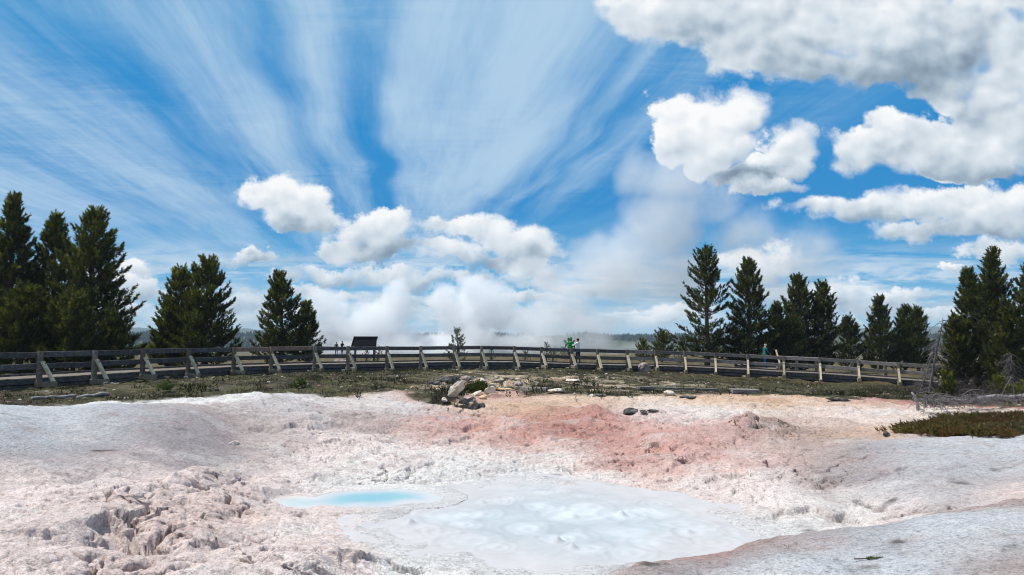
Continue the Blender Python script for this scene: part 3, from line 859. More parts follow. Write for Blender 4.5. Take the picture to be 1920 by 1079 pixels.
# ================================================================== ground sheet
NA, NR = 1180, 1120
azs = np.concatenate([np.linspace(-180, -46, 34)[:-1], np.linspace(-46, -39.5, 16)[:-1], np.linspace(-39.5, 39.5, NA), np.linspace(39.5, 46, 16)[1:], np.linspace(46, 180, 34)[1:]])
azs = np.radians(azs)
rs = np.concatenate([np.exp(np.linspace(math.log(.3), math.log(4.3), 24))[:-1], np.exp(np.linspace(math.log(4.3), math.log(58), NR)), np.exp(np.linspace(math.log(58), math.log(12000), 90))[1:]])
A_, R_ = np.meshgrid(azs, rs, indexing='ij')
GX = (R_ * np.sin(A_)).ravel(); GY = (R_ * np.cos(A_)).ravel()
GZ_ = terrain(GX, GY)
GC = land_colour(GX, GY)
_rg = np.clip(blob_mask(GX, GY, ROUGH) * 1.2, 0, 1) * (1 - grass_mask(GX, GY)) * (np.hypot(GX, GY) < 40)
GX2 = GX + _rg * .055 * fbm(GZ_ * 7 + GX * 2.2, GY * 2.6, 401, 4); GY2 = GY + _rg * .07 * fbm(GZ_ * 7 + 9 + GX * 2.2, GY * 2.6, 402, 4)
na, nr = len(azs), len(rs)
ii, jj = np.meshgrid(np.arange(na - 1), np.arange(nr - 1), indexing='ij')
v0 = (ii * nr + jj).ravel()
fc = np.stack([v0, v0 + 1, v0 + nr + 1, v0 + nr], 1)[:, ::-1]
ground = mesh_obj('ground', np.stack([GX2, GY2, GZ_], 1), fc, M_LAND, col=GC, smooth=True)
tag(ground, 'pink and grey mineral mud ground with grass behind', kind='structure')

# quick look-up of the finished land on the same grid
_LA = np.log(rs)
_GZ2 = GZ_.reshape(na, nr)
def zt(x, y):
    x = np.asarray(x, float); y = np.asarray(y, float)
    a = np.arctan2(x, y); b = np.log(np.maximum(np.hypot(x, y), .31))
    fa = np.interp(a, azs, np.arange(na)); fb = np.interp(b, _LA, np.arange(nr))
    i = np.minimum(fa.astype(int), na - 2); j = np.minimum(fb.astype(int), nr - 2)
    fa = fa - i; fb = fb - j
    return (_GZ2[i, j] * (1 - fa) + _GZ2[i + 1, j] * fa) * (1 - fb) + (_GZ2[i, j + 1] * (1 - fa) + _GZ2[i + 1, j + 1] * fa) * fb
def land(px, py, lo=4.5, hi=75.0):
    x, y = hit(px, py, zt, lo, hi)
    return Vector((x, y, float(zt(x, y))))
def ground_at(px, D):
    """place on the land seen in column px at depth D"""
    x = (px - 960.0) / FPX * D / (math.cos(PITCH))
    return Vector((x, D, float(zt(x, D))))

# ================================================================== pools
def pool(name, pts, z, mat, label, grow, cell):
    lo = pts.min(0) - grow; hi = pts.max(0) + grow
    nx = int((hi[0] - lo[0]) / cell) + 2; ny = int((hi[1] - lo[1]) / cell) + 2
    X, Y = np.meshgrid(np.linspace(lo[0], hi[0], nx), np.linspace(lo[1], hi[1], ny), indexing='ij')
    x, y = X.ravel(), Y.ravel()
    d, _ = seg_dist(x, y, pts, True)
    s = np.where(inside(x, y, pts), -d, d)
    return x, y, s, nx, ny

def grid_faces(nx, ny, keep):
    i, j = np.meshgrid(np.arange(nx - 1), np.arange(ny - 1), indexing='ij')
    v = (i * ny + j).ravel()
    f = np.stack([v, v + ny, v + ny + 1, v + 1], 1)
    f = f[keep[f].all(1)]
    used = np.unique(f)
    remap = -np.ones(nx * ny, int); remap[used] = np.arange(len(used))
    return remap[f], used

M_HOT, q, out = material('milky turquoise water')
c = tint(q)
principled(q, out, c, 0.12, bump(q, q.noise(objpos(q), 18.0, 2.0, .5), 0.05, 0.01), 0.5)
M_MUD, q, out = material('wet pale mud')
p = objpos(q)
c = tint(q)
c = q.mix(1.0, c, q.ramp(q.noise(p, 2.6, 5.0, .6, .4), [(0.3, .90), (0.7, 1.06)], 'LINEAR'), 'MULTIPLY')
principled(q, out, c, q.ramp(q.noise(p, 3.0, 3.0, .5), [(0.35, .48), (0.65, .7)], 'LINEAR'), bump(q, q.noise(p, 26.0, 4.0, .6), 0.2, 0.015), 0.25)

for nm, pts in (('hot_pool', HOT_PTS), ('hot_pool', HOT2_PTS)):
    x, y, s, nx, ny = pool(nm, pts, HOT_Z, None, '', .35, .045)
    f, used = grid_faces(nx, ny, s < .25)
    n = fbm(x * 1.2, y * 1.2, 201, 3)
    t = sstep(s + .16 * n, .02, -.55)[:, None]
    # the shallow left arm is paler than the deep right one
    deep = sstep(x, float(pts[:, 0].min()) + .7, float(pts[:, 0].min()) + 1.5)[:, None] if len(pts) > 6 else np.zeros((len(x), 1))
    shal = alb(224, 220, 216, .78); mid = alb(190, 214, 214, .74); dp = alb(158, 206, 212, .74)
    tone = mid * (1 - deep) + dp * deep
    cc = shal * (1 - t) + tone * t
    z = np.full(len(x), HOT_Z)
    o = mesh_obj(nm, np.stack([x, y, z], 1)[used], f, M_HOT, col=cc[used], smooth=True)
    tag(o, 'milky turquoise hot water in a hollow of the white mud' if len(pts) > 6 else 'tiny shallow puddle left of the turquoise pool', kind='structure')

x, y, s, nx, ny = pool('mud_pool', MUD_PTS, MUD_Z, None, '', .9, .035)
f, used = grid_faces(nx, ny, s < .8)
rng = np.random.default_rng(5)
z = np.full(len(x), MUD_Z) + .006 * fbm(x * 1.3, y * 1.3, 211, 3)
cc = np.tile(alb(192, 199, 203, .74), (len(x), 1)) * (1 + .05 * fbm(x * .9, y * 1.4, 213, 4)[:, None])
silt = sstep(fbm(x * .55 + 5, y * .9, 215, 3), .25, .7)[:, None]
cc = cc * (1 - .35 * silt) + alb(206, 202, 198, .78) * .35 * silt
rings = [(1095, 971, .60), (935, 941, .34), (1105, 952, .48), (1075, 963, .66), (1165, 968, .40), (1225, 945, .34), (1240, 962, .52), (1195, 958, .3), (1015, 951, .42), (840, 968, .6), (770, 998, .5), (905, 966, .36), (985, 992, .42), (880, 1015, .5), (1080, 1008, .36), (1040, 1012, .3),
         (1170, 1000, .62), (1290, 985, .46), (1320, 1000, .5), (1240, 1020, .5), (1100, 1030, .34), (960, 935, .28), (1020, 925, .26), (1090, 930, .24), (1000, 915, .3), (870, 985, .3), (1340, 1018, .34), (1180, 1038, .4), (930, 1028, .3), (1055, 922, .2), (820, 1000, .34), (1380, 1000, .3)]
for (px, py, rad) in rings:
    c0 = at_height(px, py, MUD_Z)
    ang = np.arctan2(y - c0[1], x - c0[0])
    rad2 = rad * (1 + .10 * np.sin(ang * 2 + px) + .06 * np.sin(ang * 3 + py))
    d = np.hypot(x - c0[0], y - c0[1]) / rad2
    m = d < 1.5
    hgt = .010 * np.exp(-((d - 1) / .10) ** 2) + .009 * np.exp(-((d - .55) / .12) ** 2) + .02 * np.exp(-(d / .22) ** 2)
    z = z + np.where(m, hgt, 0)
    w = (.60 * sstep(d, 1.10, .25) * (.6 + .4 * vnoise(x * 5, y * 5, 7)))[:, None]
    cc = cc * (1 - w) + alb(226, 231, 234, .78) * w
for (px, py, hh) in ((1165, 968, .07), (1075, 971, .06), (768, 982, .08), (1045, 1019, .09), (1072, 1030, .08), (905, 944, .04), (1290, 1000, .05)):
    c0 = at_height(px, py, MUD_Z)
    d = np.hypot(x - c0[0], y - c0[1]) / .075
    z = z + np.where(d < 3, hh * np.exp(-d ** 2), 0)
fade = sstep(s + .5 * fbm(x * .8, y * 1.0, 219, 4), .30, -1.7)[:, None]
mx_, my_ = x[used], y[used]
lc = np.tile(alb(206, 201, 201, .80), (len(x), 1))
cc = cc * fade + lc * (1 - fade)
mud = mesh_obj('mud_pool', np.stack([x, y, z], 1)[used], f, M_MUD, col=np.clip(cc[used], 0, .9), smooth=True)
tag(mud, 'pale bluish white bubbling mud pool with round ripple rings', kind='structure')

# ================================================================== timber: boardwalk and railings
class Mesher:
    def __init__(self):
        self.v = []; self.f = []; self.n = 0
    def beam(self, p0, p1, w, h, up=(0, 0, 1), taper=1.0, twist=0.0):
        p0 = Vector(p0); p1 = Vector(p1)
        d = (p1 - p0).normalized()
        s = d.cross(Vector(up))
        if s.length < 1e-4:
            s = d.cross(Vector((0, 1, 0)))
        s.normalize(); t = s.cross(d).normalized()
        if twist:
            M = Matrix.Rotation(twist, 3, d); s = M @ s; t = M @ t
        c = min(w, h) * .10
        for q, k in ((p0, 1.0), (p1, taper)):
            a, b = w / 2 * k, h / 2 * k
            for sx, sy in ((-a + c, -b), (a - c, -b), (a, -b + c), (a, b - c), (a - c, b), (-a + c, b), (-a, b - c), (-a, -b + c)):
                self.v.append(q + s * sx + t * sy)
        n = self.n
        for i in range(8):
            self.f.append((n + i, n + (i + 1) % 8, n + 8 + (i + 1) % 8, n + 8 + i))
        self.f.append(tuple(n + i for i in range(7, -1, -1))); self.f.append(tuple(n + 8 + i for i in range(8)))
        self.n += 16
    def tube(self, pts, radii, k=6, cap=True):
        pts = [Vector(p) for p in pts]
        n0 = self.n
        ref = Vector((.31, .17, .93))
        for i, p in enumerate(pts):
            d = (pts[min(i + 1, len(pts) - 1)] - pts[max(i - 1, 0)])
            d = d.normalized() if d.length > 1e-9 else Vector((0, 0, 1))
            s = d.cross(ref)
            if s.length < 1e-3: s = d.cross(Vector((1, 0, 0)))
            s.normalize(); t = d.cross(s)
            for j in range(k):
                a = 2 * PI * j / k
                self.v.append(p + (s * math.cos(a) + t * math.sin(a)) * radii[i])
        for i in range(len(pts) - 1):
            for j in range(k):
                a = n0 + i * k + j; b = n0 + i * k + (j + 1) % k
                self.f.append((a, b, b + k, a + k))
        if cap:
            self.f.append(tuple(n0 + j for j in range(k - 1, -1, -1)))
            e = n0 + (len(pts) - 1) * k
            self.f.append(tuple(e + j for j in range(k)))
        self.n += len(pts) * k
    def build(self, name, mat, parent=None, smooth=False, origin=None):
        vv = np.array([tuple(v) for v in self.v], np.float32)
        if origin is not None:
            vv = vv - np.array(origin, np.float32)
        return mesh_obj(name, vv, self.f, mat, parent, smooth=smooth)

M_SIGN0, q, out = material('rusted bolt')
principled(q, out, rgb(40, 34, 32), .6, None, .3)
POSTS = [  # column, top row, depth, sideways lean of the brace foot
    (-35, 662, 26.6, .53), (76, 660, 28.5, .53), (178, 657.5, 30.6, .52), (269, 655, 33.0, .52), (354, 653.5, 35.5, .50), (439, 651.5, 38, .50), (509, 651, 40, .48), (590, 650, 41.7, .46),
    (653, 650, 43, .44), (726, 650, 44.3, .42), (789, 649.5, 45.3, .40), (852, 648.5, 46, .39), (903, 649, 46.6, .38), (964, 649.7, 47.1, .36), (1015, 651.5, 47.4, .34), (1071, 653.7, 47.7, .32),
    (1120, 655, 47.9, .28), (1176, 656.3, 48.2, .22), (1229, 657.5, 48.5, .14), (1284, 659.3, 48.7, .08), (1341, 661.8, 48.5, .03), (1402, 664.7, 48, .02), (1469, 668.3, 47.3, .03),
    (1537, 671, 46.5, .04), (1609, 675.5, 45.5, .05), (1684, 680.3, 44.5, .07), (1760, 685.3, 43.5, .10), (1838, 690, 42.5, .12), (1920, 694, 41.5, .12), (2010, 698, 40.5, .12)]
PP = []
for (px, ty, D, ln) in POSTS:
    x, y, zt_ = at_depth(px, ty, D)
    PP.append(Vector((x, y, zt_)))
GB = [float(zt(p.x, p.y)) for p in PP]
NP_ = len(PP)
TAN = []
for i in range(NP_):
    a = PP[max(i - 1, 0)]; b = PP[min(i + 1, NP_ - 1)]
    d = (b - a); d.z = 0
    TAN.append(d.normalized())
BACK = [Vector((-t.y, t.x, 0)) for t in TAN]          # away from the pit
random.seed(3)
rail = empty('wooden_railing', (PP[14].x, PP[14].y, GB[14]))
tag(rail, 'long curved dark timber railing with pale diagonal braces along the pit side of the boardwalk', 'railing')
def under(o, root):
    """a part built in world coordinates put under its thing"""
    o.parent = root
    o.matrix_parent_inverse = Matrix.Translation(-Vector(root.location)) if root.rotation_euler.z == 0 else (Matrix.Translation(root.location) @ Matrix.Rotation(root.rotation_euler.z, 4, 'Z')).inverted()
    return o
def centred(mesher, name, mat, root, smooth=False):
    """mesh whose own origin is its middle, parented to root"""
    vv = np.array([tuple(v) for v in mesher.v])
    c = (vv.min(0) + vv.max(0)) / 2
    o = mesher.build(name, mat, None, smooth, origin=c)
    o.parent = root
    o.location = Vector(c) - Vector(root.location)
    return o
for i in range(NP_):
    p = PP[i]; gz = GB[i]
    jit = Vector((random.uniform(-.015, .015), random.uniform(-.015, .015), 0))
    m = Mesher(); m.beam((p.x, p.y, gz - .12), p + jit + Vector((0, 0, random.uniform(.0, .03))), .18, .18, up=TAN[i]); centred(m, 'post', M_POST, rail)
    tocam = Vector((-p.x, -p.y, 0)).normalized(); right = Vector((-tocam.y, tocam.x, 0))
    if right.x < 0: right = -right
    ln = POSTS[i][3]
    bd = (right * ln + tocam * math.sqrt(max(.62 ** 2 - ln ** 2, .02))).normalized()
    L = .58
    b0 = Vector((p.x, p.y, p.z - .40)) + bd * .10
    b1 = Vector((p.x, p.y, gz + .24)) + bd * (L + random.uniform(-.03, .03))
    m = Mesher(); m.beam(b0, b1, .18 if i < 18 else .13, .10, up=bd); br = centred(m, 'brace', M_BRACE, rail)
    bc = b0.lerp(b1, .14); nrm = (bd + Vector((0, 0, .62))).normalized()
    m = Mesher(); m.tube([bc + nrm * .03, bc + nrm * .075], [.026, .022], 8)
    bo = centred(m, 'bolt', M_SIGN0, br); bo.location = bo.location - rail.location
    m = Mesher()
    f0 = Vector((p.x, p.y, gz + .14)) - bd * .12; f1 = Vector((p.x, p.y, gz + .12)) + bd * (L + .10)
    m.beam(f0, f1, .20, .22); centred(m, 'footing', M_FOOT, rail)
    if 6 < i < 24:
        m = Mesher()
        q0 = Vector((p.x, p.y, gz + .02)) - right * .26 + tocam * .16
        m.beam(q0 - right * .12, q0 + right * .10, .2, .15); centred(m, 'pad_block', M_BRACE, rail)
    if i < NP_ - 1:
        n = PP[i + 1]
        o0 = BACK[i] * .13; o1 = BACK[i + 1] * .13
        mat = M_RAIL if i < 19 else M_RAILG
        matt = M_RAILB if i in (5, 6) else mat
        if i in (16, 17, 18): mat = matt = (M_RAIL, M_RAILG, M_RAILG)[i - 16]
        e = TAN[i] * .02
        m = Mesher(); m.beam(p + o0 + e + Vector((0, 0, -.125 + random.uniform(-.02, .02))), n + o1 - e + Vector((0, 0, -.125 + random.uniform(-.02, .02))), .12, .235); centred(m, 'top_rail', matt, rail)
        m = Mesher(); m.beam(p + o0 + e + Vector((0, 0, -.60 + random.uniform(-.02, .02))), n + o1 - e + Vector((0, 0, -.60 + random.uniform(-.02, .02))), .12, .23); centred(m, 'middle_rail', mat, rail)

DECKW = 2.0
walk = empty('boardwalk', (PP[14].x, PP[14].y, GB[14]))
tag(walk, 'low curved plank boardwalk raised on beams behind the dark timber railing', 'boardwalk')
md = Mesher(); mr = Mesher(); ms = Mesher(); mc = Mesher(); mp = Mesher()
for i in range(NP_ - 1):
    a = PP[i] + BACK[i] * .24; b = PP[i + 1] + BACK[i + 1] * .24
    a2 = PP[i] + BACK[i] * (.24 + DECKW); b2 = PP[i + 1] + BACK[i + 1] * (.24 + DECKW)
    dz0 = PP[i].z - 1.09; dz1 = PP[i + 1].z - 1.09
    n = max(8, int((b - a).length / .155))
    for k in range(n):
        t = (k + .5) / n
        q0 = a.lerp(b, t); q1 = a2.lerp(b2, t); zz = dz0 + (dz1 - dz0) * t + random.uniform(-.006, .006)
        q0 = q0 - (q1 - q0).normalized() * (.05 + random.uniform(0, .03))
        md.beam((q0.x, q0.y, zz), (q1.x, q1.y, zz), (b - a).length / n * .93, .05)
    for off, mm, zo, hh, ww in ((.26, mr, -.125, .20, .08), (.32, ms, -.36, .17, .12), (.24 + DECKW * .5, ms, -.2, .22, .1), (.24 + DECKW - .08, ms, -.16, .22, .1)):
        a3 = PP[i] + BACK[i] * off; b3 = PP[i + 1] + BACK[i + 1] * off
        mm.beam((a3.x, a3.y, dz0 + zo), (b3.x, b3.y, dz1 + zo), ww, hh)
    a3 = PP[i] + BACK[i] * (.24 + DECKW - .07); b3 = PP[i + 1] + BACK[i + 1] * (.24 + DECKW - .07)
    mc.beam((a3.x, a3.y, dz0 + .075), (b3.x, b3.y, dz1 + .075), .09, .09)
    for off in (.45, .24 + DECKW - .2):
        a3 = PP[i] + BACK[i] * off
        mp = Mesher(); mp.beam((a3.x, a3.y, GB[i] - .1), (a3.x, a3.y, dz0 - .30), .2, .2, up=(0, 1, 0)); centred(mp, 'support_post', M_FOOT, walk)
centred(md, 'deck', M_DECK, walk); centred(mr, 'rim_beam', M_RAIL, walk); centred(ms, 'stringer', M_RAIL, walk); centred(mc, 'curb', M_RAIL, walk)

def deck_z(px):
    return float(np.interp(px, [q[0] for q in POSTS], [p.z - 1.065 for p in PP]))

# ---- short back railing on the right, with the side platform that joins there
back = empty('wooden_railing', (13.5, 49.3, -.6))
tag(back, 'short grey back railing across the boardwalk beside the side platform', 'railing')
bp = []
for px, ty, dd in ((1462, 667, 2.6), (1494, 668.5, 2.5), (1530, 670, 2.4), (1597, 675, 2.3), (1660, 680, 2.3), (1730, 685, 2.3), (1800, 689, 2.3)):
    D = float(np.interp(px, [q[0] for q in POSTS], [q[2] for q in POSTS])) + dd
    bp.append(Vector(at_depth(px, ty, D)))
for i, p in enumerate(bp):
    gz = float(zt(p.x, p.y))
    m = Mesher(); m.beam((p.x, p.y, gz - .1), p, .14, .14, up=(1, 0, 0)); centred(m, 'post', M_RAILG, back)
    if i < len(bp) - 1 and i > 0 or i == 0:
        if i == len(bp) - 1: continue
        n = bp[i + 1]
        for nm, dz in (('top_rail', -.10), ('middle_rail', -.58)):
            m = Mesher(); m.beam(p + Vector((0, -.12, dz)), n + Vector((0, -.12, dz)), .09, .17); centred(m, nm, M_RAILG, back)
m = Mesher(); m.beam(Vector(at_depth(1455, 657, 50.6)), Vector(at_depth(1462, 682, 49.6)), .10, .10); centred(m, 'end_brace', M_BRACE, back)

plat = empty('side_platform', (15.5, 54.0, -.3))
tag(plat, 'light grey plank side platform leading away behind the right part of the railing', 'platform')
m = Mesher(); me_ = Mesher()
A0 = Vector(at_depth(1375, 692.5, 50.2)); A1 = Vector(at_depth(1458, 693, 50.0)); B0 = Vector(at_depth(1381, 682.5, 58.0)); B1 = Vector(at_depth(1453, 683, 57.6))
for k in range(46):
    t = (k + .5) / 46
    m.beam(A0.lerp(B0, t), A1.lerp(B1, t), .155, .05)
for s0, s1 in ((A0, B0), (A1, B1)):
    me_.beam(s0 + Vector((0, 0, .06)), s1 + Vector((0, 0, .06)), .12, .16)
centred(m, 'deck', M_DECK, plat); centred(me_, 'curb', M_RAILB, plat)
m = Mesher()
for t in (.05, .5, .95):
    for s0, s1 in ((A0, B0), (A1, B1)):
        q = s0.lerp(s1, t); m = Mesher(); m.beam((q.x, q.y, float(zt(q.x, q.y)) - .1), (q.x, q.y, q.z - .02), .15, .15, up=(0, 1, 0)); centred(m, 'support_post', M_FOOT, plat)

# ---- information board, seen from behind: a slanted panel box on two legs
M_SIGN, q, out = material('dark painted board')
principled(q, out, q.mix(q.noise(objpos(q), 5.0, 3.0), rgb(34, 33, 36), rgb(52, 50, 54)), 0.45, None, 0.4)
M_SIGNL, q, out = material('steel blue metal')
principled(q, out, rgb(74, 80, 92), 0.4, None, 0.5, Metallic=0.4)
S0 = at_depth(684, 640, 46.9)
sz = deck_z(684)
sign = empty('information_sign', (S0[0], S0[1], sz), R(24))
tag(sign, 'dark slanted information board on two legs on the boardwalk, seen from behind', 'sign')
W2 = .80
m = Mesher()
prof = [(-.52, 1.02), (-.50, .96), (.28, 1.50), (.42, 1.60), (.42, 1.66), (.34, 1.66)]
def extrude(mm, prof, x0, x1):
    n = mm.n
    for x in (x0, x1):
        for (yy, zz) in prof: mm.v.append(Vector((x, yy, zz)))
    k = len(prof)
    for i in range(k): mm.f.append((n + i, n + (i + 1) % k, n + k + (i + 1) % k, n + k + i))
    mm.f.append(tuple(n + i for i in range(k - 1, -1, -1))); mm.f.append(tuple(n + k + i for i in range(k)))
    mm.n += 2 * k
# the panel leans down to the far side; its back hangs towards the pit as a shallow box
m = Mesher(); extrude(m, [(.62, 1.08), (.60, 1.02), (-.30, 1.58), (-.36, 1.64), (-.30, 1.68), (-.22, 1.66)], -W2, W2); m.build('panel', M_SIGN, sign)
m = Mesher(); extrude(m, [(.40, 1.06), (.40, 1.00), (-.24, 1.02), (-.27, 1.12), (-.27, 1.50), (-.20, 1.52)], -W2 + .06, W2 - .06); m.build('back_box', M_SIGN, sign)
m = Mesher(); m.beam((-W2 - .02, -.34, 1.69), (W2 + .02, -.34, 1.69), .07, .05); m.build('top_trim', M_SIGNL, sign)
for s in (-1, 1):
    m = Mesher(); m.beam((s * (W2 - .16), -.05, 0), (s * (W2 - .16), -.05, 1.08), .13, .13, up=(0, 1, 0)); m.build('leg', M_SIGNL, sign)
    m = Mesher(); m.beam((s * (W2 - .16) - .22, -.05, .035), (s * (W2 - .16) + .22, -.05, .035), .22, .07); m.build('foot_plate', M_SIGN, sign)

# ================================================================== plants
M_BARK, q, out = material('bark')
p = objpos(q)
c = q.mix(q.noise(q.v('MULTIPLY', p, (5.0, 5.0, 1.4)), 4.0, 5.0, .65), rgb(58, 48, 42), rgb(112, 98, 88))
principled(q, out, c, 0.92, bump(q, q.noise(p, 16.0, 4.0), 0.6, 0.03), 0.1)
M_LOG, q, out = material('bleached log wood')
principled(q, out, q.mix(q.noise(objpos(q), 4.0, 4.0, .6), rgb(104, 97, 95), rgb(176, 170, 168)), .9, None, .1)
M_DEAD, q, out = material('silver dead wood')
p = objpos(q)
c = q.mix(q.noise(p, 4.0, 4.0, .6), rgb(62, 56, 55), rgb(122, 115, 114))
principled(q, out, c, 0.9, None, 0.1)

def leafy(name, trans):
    m, q, out = material(name)
    c = tint(q)
    d = q.new('ShaderNodeBsdfDiffuse'); q.put(d.inputs[0], c); 
    t = q.new('ShaderNodeBsdfTranslucent'); q.put(t.inputs[0], q.mix(1.0, c, (1.15, 1.2, .6), 'MULTIPLY'))
    gl = q.new('ShaderNodeBsdfGlossy'); q.put(gl.inputs[0], (.8, .8, .8)); q.put(gl.inputs['Roughness'], .45)
    mx = q.new('ShaderNodeMixShader'); q.put(mx.inputs[0], trans); q.t.links.new(d.outputs[0], mx.inputs[1]); q.t.links.new(t.outputs[0], mx.inputs[2])
    m2 = q.new('ShaderNodeMixShader'); q.put(m2.inputs[0], .03); q.t.links.new(mx.outputs[0], m2.inputs[1]); q.t.links.new(gl.outputs[0], m2.inputs[2])
    q.t.links.new(m2.outputs[0], out.inputs[0])
    return m
M_NEEDLE = leafy('pine needles', .38)
M_BLADE = leafy('grass blades', .25)

def blades(pos, dirs, size, nb, wid, rng, col, spread=.95, length=.50):
    """bottle-brush tufts of needles: a triangle for each bundle of needles"""
    n = len(pos)
    P = np.repeat(pos, nb, 0); D = np.repeat(dirs, nb, 0); S = np.repeat(size, nb)
    t = rng.random(n * nb)
    r = rng.normal(size=(n * nb, 3))
    r -= (r * D).sum(1, keepdims=True) * D
    r /= np.linalg.norm(r, axis=1, keepdims=True) + 1e-9
    nd = D * (.55 + .5 * t)[:, None] + r * (spread * (1.15 - .7 * t))[:, None]
    nd /= np.linalg.norm(nd, axis=1, keepdims=True)
    b = P + D * (t * S)[:, None]
    L = S * length * rng.uniform(.75, 1.2, n * nb)
    w = np.cross(nd, rng.normal(size=(n * nb, 3))); w /= np.linalg.norm(w, axis=1, keepdims=True) + 1e-9
    w *= (wid * S * rng.uniform(.7, 1.3, n * nb))[:, None]
    V = np.empty((n * nb, 3, 3), np.float32)
    V[:, 0] = b - w; V[:, 1] = b + w; V[:, 2] = b + nd * L[:, None]
    F = np.arange(n * nb * 3).reshape(-1, 3)
    C = np.repeat(np.repeat(col, nb, 0) * rng.uniform(.75, 1.25, (n * nb, 1)), 3, 0)
    return V.reshape(-1, 3), F, C

def pine(name, loc, H, Rm, seed, label, cb=.06, peak=.14, power=.85, airy=.17, step=.25, whorl=6, tuft=.38, tone=(1, 1, 1), lean=0.0, nb=20, group=None, flat=0.0, cat='pine tree', lop=0.0, jit=(.66, 1.06)):
    rng = np.random.default_rng(seed); rnd = random.Random(seed)
    root = empty(name, loc, rnd.uniform(0, 6.28) if not lean else 0.0)
    tag(root, label, cat, group)
    wood = Mesher()
    n = 9
    bx, by = rnd.uniform(-.15, .15) + lean, rnd.uniform(-.15, .15)
    def axis(h):
        u = h / H
        return Vector((bx * u * u * H * .25 + .05 * math.sin(u * 5 + seed), by * u * u * H * .25 + .05 * math.cos(u * 4 + seed), h))
    tr = .022 * H + .03
    wood.tube([axis(H * k / n) - (Vector((0, 0, .25)) if k == 0 else Vector()) for k in range(n + 1)], [tr * (1 - .96 * k / n) + .006 for k in range(n + 1)], 7)
    wood.build('trunk', M_BARK, root, True)
    limb = Mesher()
    pos = []; dr = []; sz = []; cl = []
    greens = [np.array((.052, .062, .013)), np.array((.070, .080, .016)), np.array((.038, .046, .012)), np.array((.125, .125, .022)), np.array((.066, .060, .018))]
    h = H * cb
    ang = rnd.random() * 6
    while h < H * .975:
        u = h / H
        uu = (u - peak) / (1 - peak)
        prof = (max(1 - uu, 0)) ** power if uu > 0 else .72 + .28 * (u / max(peak, .01))
        nw = whorl if u < .8 else max(3, whorl - 1)
        for k in range(nw):
            ang += 2 * PI / nw + rnd.uniform(-.35, .35)
            if rnd.random() < airy: continue
            L = Rm * prof * rnd.uniform(*jit) * (1 + lop * math.cos(ang)) + .10
            if rnd.random() < .05: L *= 1.12
            el = R(-5 + 46 * u ** 1.3 + rnd.uniform(-13, 13)) - flat
            a0 = axis(h + rnd.uniform(-.1, .1))
            d = Vector((math.cos(ang) * math.cos(el), math.sin(ang) * math.cos(el), math.sin(el)))
            side = Vector((-math.sin(ang), math.cos(ang), 0))
            ns = max(3, int(L / .3))
            pts = []
            for s in range(ns + 1):
                t = s / ns
                pts.append(a0 + d * (L * t) + Vector((0, 0, L * (.34 * t * t - .08 * t))) + side * (.06 * L * math.sin(3 * t + k)))
            limb.tube(pts, [max(.012, .030 * (L / 1.5) * (1 - .8 * s / ns)) for s in range(ns + 1)], 4, False)
            tone_b = rnd.uniform(.72, 1.25)
            def put(pp, dd, s):
                pos.append(pp); dr.append(dd.normalized()); sz.append(s)
                gcol = greens[rnd.choices(range(5), (5, 4, 4, 2, 1))[0]]
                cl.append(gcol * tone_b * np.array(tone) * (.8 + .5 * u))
            put(pts[-1] - d * .12, d * .7 + Vector((0, 0, .75)), tuft * rnd.uniform(.9, 1.25))
            x = L * (.24 if L > .8 else .05) + .08
            while x < L:
                t = x / L
                i0 = min(int(t * ns), ns - 1)
                b = pts[i0].lerp(pts[i0 + 1], t * ns - i0)
                for sd in (-1, 1):
                    if rnd.random() < .16 + airy * .5: continue
                    tl = min(.62, .42 * L * (1.06 - t) + .05) * rnd.uniform(.5, 1.15)
                    td = (d * .75 + side * sd * rnd.uniform(.5, 1.1) + Vector((0, 0, rnd.uniform(.0, .55)))).normalized()
                    e = b + td * tl
                    put(e - td * .08, td * .7 + Vector((0, 0, .7)), tuft * rnd.uniform(.75, 1.1))
                    if tl > .34 and rnd.random() < .8:
                        put(b + td * tl * .45, td + Vector((0, 0, .6)) + side * rnd.uniform(-.6, .6), tuft * rnd.uniform(.7, 1.0))
                if rnd.random() < .55: put(b, d * .5 + Vector((0, 0, .8)), tuft * rnd.uniform(.65, .95))
                x += rnd.uniform(.17, .27)
        h += step * rnd.uniform(.75, 1.25) * (1 - .35 * u)
    for k in range(5):
        put_h = H * (1 - .02 * k)
        pos.append(axis(put_h) - Vector((0, 0, .08))); dr.append(Vector((rnd.uniform(-.25, .25), rnd.uniform(-.25, .25), 1)).normalized()); sz.append(tuft * .9); cl.append(greens[1] * np.array(tone))
    limb.build('branches', M_BARK, root, True)
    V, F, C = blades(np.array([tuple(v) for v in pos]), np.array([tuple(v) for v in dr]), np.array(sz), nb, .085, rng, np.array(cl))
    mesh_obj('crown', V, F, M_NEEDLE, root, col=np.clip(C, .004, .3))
    return root

def pine_at(px, ytop, D, half, seed, label, **kw):
    """half: widest half width in photo pixels"""
    b = ground_at(px, D)
    top = at_depth(px, ytop, D)[2]
    return pine(kw.pop('name', 'pine_tree'), b, top - b.z, half * D / FPX, seed, label, **kw)

